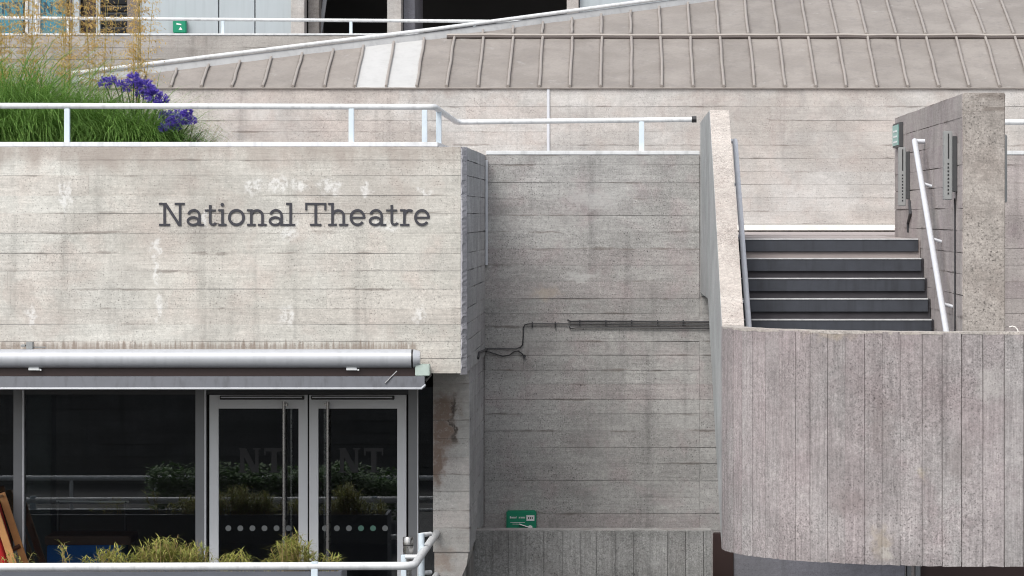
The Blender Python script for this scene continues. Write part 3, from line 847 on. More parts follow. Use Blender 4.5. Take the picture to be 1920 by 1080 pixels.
# ------------------------------------------------------------------ wall lights, sign and cables on the flank wall
def wall_light(label, Y, zmid, side):
    sx = SXR if side < 0 else 2.788
    t = thing('wall_light', label, 'light fitting', (sx + side*.05, Y, zmid - .26), 'vertical light fittings on the flank wall')
    def xx(a, b): return (min(sx + side*a, sx + side*b), max(sx + side*a, sx + side*b))
    a, b = xx(.001, .035); part(MB().box(a, b, Y - .03, Y + .13, zmid - .20, zmid + .22), 'back_plate', M['dark_fix'], t, bevel=.004)
    a, b = xx(.034, .10); part(MB().box(a, b, Y, Y + .10, zmid - .26, zmid + .26), 'housing', M['lightgrey_fix'], t, bevel=.006)
    for i in range(9):
        a, b = xx(.060, .072); part(MB().box(a, b, Y - .002, Y + .004, zmid - .22 + i*.028, zmid - .205 + i*.028), 'slot', M['black'], t)
    a, b = xx(.060, .070); part(MB().box(a, b, Y - .002, Y + .004, zmid + .05, zmid + .24), 'slot', M['black'], t)
    return t
wall_light('grey louvred light fitting beside the teal sign on the flank wall', 31.0, PZ(331, 31.0), -1)
wall_light('grey louvred light fitting near the speckled end of the flank wall', 26.55, PZ(310, 26.55), -1)
wall_light('dark vertical light fitting on the outer side of the flank wall', 26.9, PZ(316, 26.9), 1)
es = thing('exit_sign', 'small teal sign in a dark frame high on the flank wall', 'sign', (SXR - .03, 32.2, PZ(275, 32.2)))
part(MB().box(SXR - .035, SXR - .001, 31.75, 32.55, PZ(277, 32.2), PZ(231, 32.2)), 'frame', M['dark_fix'], es, bevel=.004)
part(MB().box(SXR - .041, SXR - .034, 31.87, 32.52, PZ(273, 32.2), PZ(235, 32.2)), 'face', M['teal'], es)
for i in range(3):
    part(MB().box(SXR - .044, SXR - .040, 32.0, 32.4, PZ(268 - 10*i, 32.2), PZ(265 - 10*i, 32.2)), 'text_line', M['label'], es)

def cable(label, pts, r, mat='cable', group=None, clips=(), name='cable'):
    t = thing(name, label, 'cable', (pts[0][0], pts[0][1], min(p[2] for p in pts)), group)
    part(MB().tube(pts, r, 6), 'sheath', M[mat], t, smooth=True)
    for c in clips:
        part(MB().box(c[0] - .006, c[0] + .006, c[1] - .008, c[1] + .03, c[2] - .035, c[2] + .022), 'clip', M[mat], t)
    return t
cable('thin cable dropping from the fitting near the speckled wall end', [(SXR - .012, 26.62, PZ(372, 26.62)), (SXR - .010, 26.62, PZ(390, 26.62)), (SXR - .010, 26.62, PZ(640, 26.62))], .007)
cable('short kinked cable dropping from the fitting beside the teal sign', [(SXR - .012, 30.9, PZ(376, 30.9)), (SXR - .010, 30.75, PZ(400, 30.75)), (SXR - .010, 31.1, PZ(418, 31.1)), (SXR - .010, 31.1, PZ(436, 31.1))], .010)

Yc = Y2 - .02
def cp(*pts): return [P(x, y, Yc) for x, y in pts]
cable('black cable stepping down and running along the recess wall', cp((905,654),(935,654),(968,654),(976,651),(980,646),(981,630),(981,615),(984,609),(992,607),(1063,607),(1200,608.5),(1340,609)), .0065, clips=[P(x, 607.5, Yc) for x in (998,1041)] )
cable('second black cable beside the stepped one, looping under its clips', cp((905,658),(918,660),(930,664),(943,668),(955,666),(964,659),(972,658),(978,662),(983,668)), .006)
cable('thick black cable with a rounded end clipped high on the recess wall', cp((1064,599.5),(1070,602.5),(1100,602),(1180,602.5),(1260,603),(1340,603.5)), .009, clips=[P(x, 604, Yc) for x in (1087,1136,1184,1233,1281)])
cable('lower straight black cable with a hooked end on the recess wall', cp((1067,612),(1070,616),(1082,614.5),(1180,614.5),(1340,616)), .0065)
cable('pale stub of cable looping over the curved wall coping', [(PX(1898, 25.72) + .045*math.sin(a*.5), 25.72, CT - .005 + .05*math.cos(a*.5)) for a in range(-1, 5)], .0045, 'gutter')
solo(MB().tube([P(983, 668, Yc - .01), P(983, 668, Yc + .012)], .016, 12), 'cable_gland', M['cable'], 'round black cable gland on the recess wall', 'cable gland', smooth=True)
# conduit pieces bent over the block's side
cable('dark cable bundle bent over the block side into the recess', [(SX + .012, 33.4, PZ(672, 33.4)), (SX + .012, 33.6, PZ(661, 33.6)), (SX + .02, Y2 - .05, PZ(655, Y2)), P(912, 655, Yc - .01)], .012)

# sealant strip / downpipe in the upper inner corner
solo(MB().box(SX + .008, SX + .03, Y2 - .05, Y2 - .006, PZ(497, Y2), PZ(300, Y2)), 'corner_strip', M['galv'], 'narrow lilac grey strip in the upper corner of the recess', 'trim strip')

# ------------------------------------------------------------------ low wall and things under the stair
Yl = 33.5
lw = thing('low_wall', 'low rough concrete wall with vertical board marks in front of the recess', 'wall', (-.3, Yl + .4, GZ))
LT = PZ(995, Yl)
LX0, LX1 = PX(889, Yl), PX(1334, Yl)
part(MB().box(LX0 + .01, LX1 - .005, Yl + e, Yl + .25, GZ, LT - .004), 'wall_core', M['lowwall'], lw)
R = random.Random(29)
x = LX0
while x < LX1 - .01:
    w = R.uniform(.15, .185); x1 = min(LX1, x + w)
    if LX1 - x1 < .06: x1 = LX1
    d = R.uniform(-.003, .006)
    part(MB().box(x + .003, x1 - .003, Yl - d, Yl + .03, GZ, LT - R.uniform(.0, .012)), 'board', M['lowwall'], lw)
    x = x1
part(MB().box(LX0 + .004, LX1 - .002, Yl + .032, Yl + .26, LT - .003, LT + .004), 'top_face', M['recess'], lw)
def deco_near(t, y):
    def q(a, b, c, d, mat, nm, k=.004): part(MB().box(PX(a, y), PX(b, y), y - k, y + .001, PZ(d, y), PZ(c, y)), nm, mat, t)
    q(987, 1002, 966, 976.5, M['label'], 'sticker', .003)
    for i, x in enumerate((990, 993.5, 997)): q(x, x + 2.0, 969.5, 973, M['dark_fix'], 'text', .004)
    x = 956
    for wd in (2.6,1.6,1.8,1.5,1.7,1.6,1.0,0,1.8,1.3,1.7,1.5,1.8,1.5):
        if wd: q(x, x + wd - .4, 969 - (.9 if wd > 2 or wd == 1.0 else 0), 972, M['label'], 'text', .003)
        x += 2.1
    for a, b, yy in ((957, 984, 979.2), (961, 976, 982.2)): q(a, b, yy, yy + .8, M['label'], 'text', .003)
    part(MB().tube([P(973, 983, y - .03), P(993, 989.5, y - .03)], .010, 10), 'lever', M['steel'], t, smooth=True)
    part(MB().tube([P(994, 989.5, y - .04), P(994, 989.5, y)], .024, 16), 'knob', M['steel'], t, smooth=True)
green_box('lock_box', 'bright green box with white lettering and steel lever above the low wall', 950, 1006, 956, 1012, Y2 - .008, .10, deco_near)
gw = solo(MB().box(PX(1377, 34), PX(1697, 34), 34.0, 34.25, GZ, PZ(985, 34)), 'under_stair_wall', M['greywall'], 'grey blue rendered wall in the shade under the curved wall', 'wall', bevel=.01)
solo(MB().box(PX(1337, 34.3), PX(1376, 34.3), 34.3, 34.42, GZ, PZ(1000, 34.3)), 'shaded_gap_sheet', M['brown'], 'narrow dark brown sheet painted as the shaded gap between the low wall and grey wall', 'panel', bevel=.006)  # dark sheet in place of the shade on the recess wall behind this gap
dd = thing('dark_door', 'dark brown door in the shade below the curved wall', 'door', (PX(1830, 34.1), 34.1, GZ))
part(MB().box(PX(1727, 34.1), PX(1960, 34.1), 34.12, 34.18, GZ, PZ(985, 34.1)), 'leaf', M['brown'], dd)
part(MB().box(PX(1700, 34.1), PX(1708, 34.1), 34.05, 34.2, GZ, PZ(985, 34.1)), 'frame', M['mullion'], dd)
part(MB().box(PX(1716, 34.1), PX(1725, 34.1), 34.05, 34.2, GZ, PZ(985, 34.1)), 'frame', M['mullion'], dd)

# ------------------------------------------------------------------ name on the fascia
sg = thing('wall_sign', 'dark slab-serif metal letters reading National Theatre on the pale fascia', 'sign', (PX(552, Yb), Yb - .02, PZ(424, Yb)))
U = 1/3.556 / F * Yb
BX, BZ = PX(280, Yb), PZ(423.2, Yb)
def rect(a, b, c, d): return [[(a,b),(c,b),(c,d),(a,d)]]
def arc(cx, cy, rx, ry, a0, a1, w, n=22):
    out = []
    for i in range(n):
        t0 = math.radians(a0 + (a1-a0)*i/n); t1 = math.radians(a0 + (a1-a0)*(i+1)/n)
        o = lambda t, k: (cx + (rx + k*w/2)*math.cos(t), cy + (ry + k*w/2)*math.sin(t))
        out.append([o(t0,-1), o(t0,1), o(t1,1), o(t1,-1)])
    return [out]
GL = {
 'N': [rect(29,0,46,153), rect(132,0,149,153), [[(29,153),(50,153),(149,0),(128,0)]], rect(0,0,74,13), rect(0,140,40,153), rect(104,140,172,153)],
 'a': [arc(45,31,36,25,0,360,16), arc(50,68,37,36,-5,165,16), rect(79,0,96,70), rect(82,0,117,13)],
 't': [rect(28,26,45,138), rect(0,96,73,109), arc(55,26,19,18,180,345,16)],
 'i': [rect(20,0,37,110), rect(0,97,30,110), rect(0,0,55,13), arc(27,141,6,6,0,360,12,12)],
 'o': [arc(56.5,55,47.5,48,0,360,18,32)],
 'n': [rect(20,0,37,110), rect(0,97,30,110), arc(66,66,37,36,0,165,17), rect(94.5,0,111.5,66), rect(0,0,57,13), rect(73,0,130,13)],
 'l': [rect(22,0,39,153), rect(0,140,32,153), rect(0,0,60,13)],
 'T': [rect(0,140,140,153), rect(61,0,79,142), rect(32,0,108,13), rect(0,104,13,142), rect(127,104,140,142)],
 'h': [rect(20,0,37,153), rect(0,140,30,153), arc(66,66,37,36,0,165,17), rect(94.5,0,111.5,66), rect(0,0,57,13), rect(73,0,132,13)],
 'e': [arc(53,55,44,48,0,322,17,30), rect(16,48,104,61)],
 'r': [rect(20,0,37,110), rect(0,97,30,110), rect(0,0,62,13), arc(62,68,33,35,55,175,17)],
}
for chx, xx in zip('NationalTheatre', (65,248,370,460,525,652,795,912,1040,1193,1335,1462,1580,1672,1765)):
    mb = MB(); d = 0
    for stroke in GL[chx]:
        d += 1
        if len(stroke) == 1 and isinstance(stroke[0][0], tuple): quads = stroke
        else: quads = stroke[0]
        y0_ = Yb - .011 - d*.0003
        for qd in quads:
            mb.prism([(BX + (xx + a)*U, y0_, BZ + b*U) for a, b in qd], (0, .008, 0))
    part(mb, 'letter', M['letter'], sg, label='letter ' + chx)

# ------------------------------------------------------------------ awning
Ya = 31.05
aw = thing('awning', 'rolled white awning cassette with grey front bar over the doors', 'awning', (-4, Ya, PZ(731, Ya)))
zc_ = PZ(672, Ya); rr = 17.5/F*Ya
part(MB().tube([(-9, Ya - .02, zc_), (PX(772, Ya), Ya - .02, zc_)], rr, 28), 'cassette', M['awning'], aw, smooth=True)
part(MB().tube([(PX(772, Ya), Ya - .02, zc_), (PX(775.5, Ya), Ya - .02, zc_)], rr*.97, 28), 'gap_ring', M['black'], aw, smooth=True)
part(MB().tube([(PX(775.5, Ya), Ya - .02, zc_), (PX(782, Ya), Ya - .02, zc_), (PX(788, Ya), Ya - .02, zc_)], rr, 28, rr*.8), 'end_cap', M['awning'], aw, smooth=True)
part(MB().box(-9, PX(781, Ya), Ya + .0, Ya + .09, PZ(706, Ya), PZ(688, Ya)), 'back_channel', M['brown'], aw)
part(MB().box(PX(779, Ya), PX(806, Ya), Ya - .06, Ya + .12, PZ(704.5, Ya), PZ(683, Ya)), 'end_bracket', M['bracket'], aw, bevel=.006)
Yv = 30.9
vz = lambda py: PZ(py, Yv)
part(MB().prism([(-9, Yv, vz(728)), (-9, Yv + .03, vz(706)), (-9, Yv + .12, vz(706)), (-9, Yv + .12, vz(728))], (PX(796, Yv) + 9, 0, 0)), 'front_bar', M['valance'], aw, bevel=.004)
part(MB().tube([(-9, Yv - .004, vz(728.5)), (PX(790, Yv), Yv - .004, vz(728.5)), (PX(797, Yv), Yv + .02, vz(722))], .011, 8), 'bar_lip', M['awning'], aw, smooth=True)
for px in (65, 660):
    part(MB().box(PX(px - 10, Ya), PX(px + 10, Ya), Ya - .05, Ya + .02, PZ(694, Ya), PZ(688.5, Ya)), 'clip', M['label'], aw, bevel=.003)
    part(MB().box(PX(px + 11, Ya), PX(px + 14, Ya), Ya - .05, Ya + .02, PZ(694.5, Ya), PZ(691.5, Ya)), 'clip', M['label'], aw)
part(MB().rod(P(722, 718, Yv - .006), P(744, 696, Yv + .04), .006), 'strut', M['steel'], aw, smooth=True)
part(MB().rod((PX(796, Yv), Yv + .06, vz(716)), (PX(806, Ya), Ya + .1, PZ(704, Ya)), .012), 'arm', M['black'], aw, smooth=True)
# small clamp sitting on the cassette
solo(MB().box(PX(40, Ya), PX(48, Ya), Ya - .03, Ya + .05, PZ(650, Ya), PZ(646, Ya)).box(PX(50, Ya), PX(62, Ya), Ya - .03, Ya + .05, PZ(654.5, Ya), PZ(641, Ya)).box(PX(62, Ya), PX(86, Ya), Ya, Ya + .02, PZ(652, Ya), PZ(650, Ya)),
     'clamp', M['lightgrey_fix'], 'small metal clamp lying on the awning cassette', 'clamp', bevel=.003)

# ------------------------------------------------------------------ glazed front
Yd = 32.6
zh = PZ(735, Yd)
def dx(px): return PX(px, Yd)
shop = thing('glazed_screen', 'dark glazed screen with grey mullions beside the entrance doors', 'window', (-4.5, Yd, GZ))
def fr(a, b, mat, nm, parent, z0=GZ, z1=None, y0=-.03, y1=.07, bevel=.004):
    return part(MB().box(dx(a), dx(b), Yd + y0, Yd + y1, z0, z1 if z1 is not None else ZB + .01), nm, mat, parent, bevel=bevel)
for a, b in ((-330, -308), (26, 47), (367, 388)):
    mm = fr(a, b, M['mullion'], 'mullion', shop)
    fr(b - 4, b - 1, M['alu'], 'glazing_bead', mm, y0=-.04, y1=-.028, bevel=0)
fr(766, 785, M['mullion'], 'mullion', shop)
fr(782.5, 784.5, M['alu'], 'glazing_bead', shop, y0=-.036, y1=-.029, bevel=0)
fr(-600, 785, M['headgrey'], 'head_frame', shop, z0=PZ(739.5, Yd), z1=ZB + .012, y0=-.02, y1=.05)
fr(-600, 388, M['mullion'], 'sill', shop, z1=GZ + .12, y0=-.02, y1=.05)
for a, b in ((-308, 25.5), (47.5, 366.5)):
    part(MB().box(dx(a), dx(b), Yd + .015, Yd + .027, GZ + .12, PZ(740, Yd)), 'glass_pane', M['glass'], shop)
part(MB().box(dx(785.5), PX(812, Yd) + .02, Yd + .015, Yd + .027, GZ, PZ(726, Yd)), 'glass_pane', M['glass'], shop)
def door(label, a, b, hinge_left):
    t = thing('glass_door', label, 'door', (dx((a+b)/2), Yd, GZ))
    zt = PZ(740, Yd) - .002; zb_ = GZ + .01; zi = PZ(766, Yd); zib = GZ + .2
    y0, y1 = Yd - .015, Yd + .035
    fw_ = 17
    m = MB().box(dx(a), dx(a + fw_), y0, y1, zb_, zt).box(dx(b - fw_), dx(b), y0, y1, zb_, zt)
    m.box(dx(a + fw_), dx(b - fw_), y0 + .002, y1 - .002, zi, zt).box(dx(a + fw_), dx(b - fw_), y0 + .002, y1 - .002, zb_, zib)
    part(m, 'frame', M['alu'], t)
    part(MB().box(dx(a + fw_ - .5), dx(b - fw_ + .5), Yd + .004, Yd + .016, zib - .01, zi + .01), 'glass_pane', M['glass'], t)
    # closer rail
    ca, cb = (a + 20, b - 6) if hinge_left else (a + 4, b - 22)
    cl = part(MB().box(dx(ca), dx(cb), y0 - .03, y0 - .001, PZ(749, Yd), PZ(741.5, Yd)), 'closer', M['black'], t, bevel=.004)
    part(MB().box(dx(ca + 2), dx(cb - 4), y0 - .034, y0 - .029, PZ(745.5, Yd), PZ(743.5, Yd)), 'closer_trim', M['alu'], cl)
    hx = b - 43 if hinge_left else a + 36
    hb = part(MB().tube([(dx(hx), y0 - .07, PZ(752, Yd)), (dx(hx), y0 - .07, GZ + .35)], .015, 12), 'pull_handle', M['steel'], t, smooth=True)
    for zz in (PZ(758, Yd), GZ + .5):
        s_ = 6 if hinge_left else -6
        part(MB().box(dx(hx + min(0, s_)), dx(hx + max(0, s_)), y0 - .07, y0 + .004, zz - .012, zz + .012), 'handle_mount', M['steel'], hb)
    hx2 = hx + (11 if hinge_left else -8)
    part(MB().tube([(dx(hx2), y1 + .06, PZ(762, Yd)), (dx(hx2), y1 + .06, GZ + .35)], .013, 10), 'pull_handle', M['steel'], t, smooth=True)
    xs = [a + 35 + 22.6*i for i in range(6)] if hinge_left else [a + 29 + 22.6*i for i in range(6)]
    for i, x in enumerate(xs):
        part(MB().tube([(dx(x), Yd + .002, PZ(990.5, Yd)), (dx(x), Yd + .0035, PZ(990.5, Yd))], 5.4/F*Yd, 20), 'manifestation_dot', M['dot_green'] if (not hinge_left and i in (3,4)) else M['dot'], t)
    nt_letters(t, M['nt_glass'], a + 55 if hinge_left else a + 55, 840, 46, Yd + .001)
    return t
door('left leaf of the silver framed double glass door, beside the wide dark pane', 393, 577, True)
door('right leaf of the silver framed double glass door, beside the concrete pillar', 580, 762, False)

# interior seen through the glass
solo(MB().box(-11, SX - .4, 33.0, 42.0, GZ + .002, GZ + .01), 'interior_floor', M['interior'], kind='structure')
solo(MB().box(-11, SX - .36, 41.8, 42.0, GZ, ZB), 'interior_back_wall', M['interior'], kind='structure')
solo(MB().box(PX(812, Yd) + .03, PX(812, Yd) + .1, Yd + .1, 41.8, GZ, ZB), 'interior_side_wall', M['interior'], kind='structure')
solo(MB().box(-11, -1.8, 36, 42, ZB - .01, ZB + .1), 'interior_ceiling', M['interior'], kind='structure')
solo(MB().box(PX(51, 33.6), PX(96, 33.6), 33.6, 33.9, GZ + .01, ZB), 'interior_column', M['intcol'], 'dim greenish square column just inside the dark window', 'column', bevel=.01)
be = thing('bench', 'low bench with blue seat side and dark brown top behind the window', 'bench', (PX(160, 33.4), 33.5, GZ + .01))
part(MB().box(PX(88, 33.2), PX(226, 33.2), 33.2, 33.7, GZ + .14, PZ(1022, 33.2)), 'seat_base', M['blue'], be, bevel=.01)
part(MB().box(PX(84, 33.2), PX(245, 33.2), 33.18, 33.72, PZ(1021.5, 33.2), PZ(1005, 33.2)), 'seat', M['brownwood'], be, bevel=.01)
for px in (95, 215):
    part(MB().box(PX(px, 33.2), PX(px + 6, 33.2), 33.25, 33.65, GZ + .01, GZ + .145), 'leg', M['black'], be)
ir = thing('interior_rail', 'slim pale handrail inside the dark foyer', 'handrail', (PX(170, 34.2), 34.2, GZ + .01))
part(MB().tube([P(96, 940, 34.2), P(242, 941, 34.2)], .010, 8), 'rail', M['alu'], ir, smooth=True)
for px in (110, 236):
    part(MB().rod(P(px, 940, 34.2), (PX(px, 34.2), 34.2, GZ + .01), .012), 'post', M['black'], ir, smooth=True)

# ------------------------------------------------------------------ white rails of the terrace
Yr = Yb + .17
RXE = PX(815, Yr)
tr = thing('terrace_railing', 'white tubular railing on top of the entrance block and recess parapet', 'railing', (-3, Yr, ZT))
zr = PZ(200.5, Yr)
Y3 = Y2 + .12
def bend(pts, r=.09, n=5):
    out = [Vector(pts[0])]
    for a, b, c in zip(pts[:-2], pts[1:-1], pts[2:]):
        a, b, c = Vector(a), Vector(b), Vector(c)
        p = b + (a-b).normalized()*r; q = b + (c-b).normalized()*r
        for i in range(n+1):
            t_ = i/n; out.append(p*(1-t_)**2 + b*2*t_*(1-t_) + q*t_**2)
    out.append(Vector(pts[-1])); return out
zr3 = PZ(229, Y3)
part(MB().tube(bend([(-9, Yr, zr + .02), (RXE, Yr, zr), (RXE - .0, Y3, zr3), (PX(1297, Y3), Y3, PZ(224, Y3))]), .0265, 14), 'top_rail', M['white'], tr, smooth=True)
part(MB().tube([(PX(1297, Y3), Y3, PZ(224, Y3)), (PX(1306, Y3), Y3, PZ(223.8, Y3))], .032, 12), 'end_cap', M['black'], tr, smooth=True)
part(MB().box(-9, RXE + .03, Yb + .11, Yb + .22, ZT + .002, ZT + .044), 'base_rail', M['white'], tr, bevel=.006)
part(MB().box(RXE - .03, RXE + .03, Yb + .222, Y3 - .06, ZT + .002, ZT + .044), 'base_rail', M['white'], tr, bevel=.006)
part(MB().box(SX + .01, .705, Y2 - .004, Y3 + .06, RT + .003, RT + .045), 'base_rail', M['white'], tr, bevel=.006)
for px, py in ((-405, 0), (126, 0), (659, 0)):
    x = PX(px, Yr); part(MB().box(x - .024, x + .024, Yr - .024, Yr + .024, ZT + .04, zr - .015), 'post', M['paleblue'], tr, bevel=.004)
for px, Yq in ((820, 32.05), (793, 31.9)):
    x = RXE if px == 820 else RXE - .12
    part(MB().box(x - .024, x + .024, Yq - .024, Yq + .024, ZT + .04, zr - .01), 'post', M['paleblue'], tr, bevel=.004)
x = PX(1203, Y3); part(MB().box(x - .026, x + .026, Y3 - .026, Y3 + .026, RT + .04, PZ(228, Y3)), 'post', M['paleblue'], tr, bevel=.004)
tr2 = thing('terrace_railing', 'white tubular railing beyond the speckled end of the flank wall', 'railing', (4, Y3, RT))
part(MB().tube([(2.82, Y3, PZ(229, Y3)), (7, Y3, PZ(229, Y3))], .029, 14), 'top_rail', M['white'], tr2, smooth=True)
part(MB().box(2.82, 7, Y2 - .004, Y3 + .06, RT + .003, RT + .045), 'base_rail', M['white'], tr2, bevel=.006)
for xx_ in (4.6, 6.2):
    part(MB().box(xx_ - .026, xx_ + .026, Y3 - .026, Y3 + .026, RT + .04, PZ(232, Y3)), 'post', M['paleblue'], tr2, bevel=.004)

# ------------------------------------------------------------------ rail in front of the doors
Yq = 29.2
er = thing('entrance_railing', 'pale blue-white tubular railing in front of the doors, turning back to the pillar', 'railing', (-3, Yq, GZ))
zq = PZ(1061, Yq)
cx = PX(776, Yq)
pe = Vector((PX(818, Yp) , Yp - .01, PZ(1000, Yp)))
part(MB().tube(bend([(-8, Yq, zq - .02), (cx, Yq, zq), pe], .12), .034, 14), 'top_rail', M['white'], er, smooth=True)
part(MB().tube(bend([(-8, Yq, zq - .42), (cx, Yq, zq - .38), pe + Vector((0,0,-.38))], .12), .028, 12), 'lower_rail', M['white'], er, smooth=True)
for px in (-200, 590):
    x = PX(px, Yq); part(MB().box(x - .028, x + .028, Yq - .028, Yq + .028, GZ, zq + .035), 'post', M['paleblue'], er, bevel=.004)
xq = PX(790, 30.6)
part(MB().tube([(xq, 30.6, GZ), (xq, 30.6, PZ(1000, 30.6))], .028, 12), 'post', M['paleblue'], er, smooth=True)
part(MB().tube([(xq, 30.6, PZ(1003, 30.6)), (PX(806, 30.6), 30.7, PZ(1003, 30.6))], .020, 10), 'link', M['white'], er, smooth=True)
part(MB().tube([(PX(760, 29.9), 29.9, PZ(1044, 29.9)), (PX(785, 29.9), 29.9, PZ(1044, 29.9))], .020, 10), 'link', M['white'], er, smooth=True)
part(MB().tube([(xq, 30.6, PZ(1075, 30.6)), (PX(806, 30.6), 30.7, PZ(1075, 30.6))], .020, 10), 'link', M['white'], er, smooth=True)
part(MB().box(PX(752, 29.95), PX(762, 29.95), 29.93, 29.97, GZ, PZ(1040, 29.95)), 'post', M['paleblue'], er, bevel=.004)
sb_ = thing('steel_bollard', 'brushed stainless steel post with a ringed cap beside the door rail', 'bollard', (PX(765.5, 30.3), 30.3, GZ))
zz = PZ(1007, 30.3)
part(MB().lathe((PX(765.5, 30.3), 30.3, 0), [(.030, GZ), (.030, zz - .15), (.044, zz - .15), (.044, zz - .065), (.047, zz - .065), (.047, zz - .006), (.043, zz)], 24), 'body', M['steel'], sb_, smooth=True)
part(MB().lathe((PX(765.5, 30.3), 30.3, 0), [(.0448, zz - .072), (.0455, zz - .070), (.0455, zz - .064), (.0448, zz - .062)], 24), 'ring', M['black'], sb_, smooth=True)

# planter behind that rail
lp = thing('planter', 'long grey metal planter behind the entrance railing', 'planter', (-4.6, 29.8, GZ))
PZT = PZ(1072, 29.5)
part(MB().box(-8, PX(640, 29.5), 29.5, 29.53, GZ, PZT).box(-8, PX(640, 29.5), 30.07, 30.1, GZ, PZT).box(PX(640, 29.5) - .03, PX(640, 29.5), 29.53, 30.07, GZ, PZT).box(-8, -7.97, 29.53, 30.07, GZ, PZT), 'trough', M['planter'], lp)
part(MB().box(-7.97, PX(640, 29.5) - .03, 29.53, 30.07, GZ + .1, PZT - .05), 'soil', M['soil'], lp)

# deckchair
dc = thing('deckchair', 'folded wooden deckchair with red canvas leaning by the window', 'deckchair', (PX(-30, 31), 31.0, GZ))
tl_ = P(3, 924, 32.46); slope = Vector((.33, 0, -1)).normalized()
L = (tl_.z - GZ) / -slope.z
for dy, dx_, m_, nm in ((0, 0, 'wood', 'rail'), (-.52, 0, 'wood', 'rail'), (-.06, -.15, 'wood', 'inner_rail'), (-.46, -.15, 'wood', 'inner_rail')):
    a = tl_ + Vector((dx_, dy, 0)); part(MB().beam(a, a + slope*(L - .01), .03, .065), nm, M[m_], dc, bevel=.004)
for f in (.02, .55, .97):
    a = tl_ + slope*L*f; part(MB().rod(a, a + Vector((0, -.52, 0)), .014), 'crossbar', M['wood'], dc, smooth=True)
cv = MB(); vs = []
for i in range(17):
    f = i/16; a = tl_ + slope*L*(.06 + f*.86) + Vector((-.065 - .03*math.sin(f*math.pi*1.0), 0, 0))
    for j in range(5): vs.append(a + Vector((.006*math.sin(j*1.7 + i*.4), -.02 - .48*j/4, 0)))
cv.add(vs, [(i*5+j, i*5+j+1, (i+1)*5+j+1, (i+1)*5+j) for i in range(16) for j in range(4)])
o = part(cv, 'canvas', M['red'], dc, smooth=True)
sm = o.modifiers.new('thick', 'SOLIDIFY'); sm.thickness = .05; sm.offset = 0
part(MB().rod(tl_ + slope*L*.42 + Vector((-.2, -.03, -.02)), tl_ + slope*L*.36 + Vector((.015, -.03, 0)), .02), 'notch_bar', M['brownwood'], dc, smooth=True)

# ------------------------------------------------------------------ planting
def blade(mb, base, az, length, lean, droop, w, n=5, rnd=random):
    """arching strap leaf"""
    d = Vector((math.cos(az), math.sin(az), 0)); sd = Vector((-d.y, d.x, 0))
    p = Vector(base); ang = lean; vs = []
    for i in range(n+1):
        f = i/n
        ww = w * (1 - f**2.2) * (.55 + .45*min(1, f*4)) + .0006
        vs += [p - sd*ww/2, p + sd*ww/2]
        ang += droop / n * (.4 + 1.2*f)
        p = p + (d*math.sin(ang) + Vector((0,0,1))*math.cos(ang)) * (length/n)
    mb.add(vs, [(2*i, 2*i+1, 2*i+3, 2*i+2) for i in range(n)])
    return p

up_pl = thing('planter', 'concrete planter trough hidden behind the parapet, holding the grasses', 'planter', (-6.4, 33.0, DZ))
part(MB().box(-9, -3.7, 32.3, 34.2, DZ + .002, .33), 'trough', M['far'], up_pl)
part(MB().box(-8.95, -3.75, 32.35, 34.15, .32, .36), 'soil', M['soil'], up_pl)
BZ0 = .355
def grass_clump(label, x, y, n, length, spread, seed, mat='grass', w=.011, lean=(.02,.45), droop=(1.3,2.7), group='green grass clumps in the planter'):
    r = random.Random(seed)
    t = thing('grass_clump', label, 'grass', (x, y, BZ0), group)
    mb = MB()
    for i in range(n):
        a = r.uniform(0, 2*math.pi); q = spread * math.sqrt(r.random())
        b = (x + q*math.cos(a), y + q*math.sin(a)*.8, BZ0 - .01)
        az = a + r.uniform(-.8, .8) if r.random() < .8 else r.uniform(0, 6.28)
        blade(mb, b, az, length*(r.uniform(.6, 1.0) if r.random() < .93 else r.uniform(1.0, 1.15)), r.uniform(*lean), r.uniform(*droop), w*r.uniform(.6, 1.2), 6)
    part(mb, 'leaves', M[mat], t, fix=False, kind='stuff')
    return t
gl = 'fountain of arching green grass leaves behind the white railing'
gpos = [(-6.85,33.1,1.55,'leaning out past the planter end'), (-6.35,32.9,1.6,'around the leftmost oat grass stems'), (-5.95,33.3,1.65,'tallest, rising behind the first railing post'), (-5.5,32.95,1.45,'beside the railing post, below the oat grass'),
        (-5.15,33.25,1.3,'behind the purple flower heads'), (-4.72,32.9,1.15,'spilling down beside the purple flowers'), (-5.75,32.6,1.1,'low, directly behind the first railing post'), (-6.45,32.6,1.1,'low, pressed against the parapet')]
for i, (x, y, ln, lb) in enumerate(gpos):
    grass_clump('fountain of arching green grass, ' + lb, x, y, 2600 if 3 < i < 6 else 1900, ln * (1.0 if 3 < i < 6 else 1.14), .36 if 3 < i < 6 else .30, 100 + i)
grass_clump('low clump of broad green leaves under the purple flowers', -4.35, 32.75, 700, .62, .26, 140, 'grass2', .016, (.1,.7), (.5,1.3), None)
grass_clump('tuft of dry straw-coloured grass at the end of the planter', -4.12, 32.9, 150, .72, .14, 150, 'dry', .006, (.2,.75), (.2,.8), None)

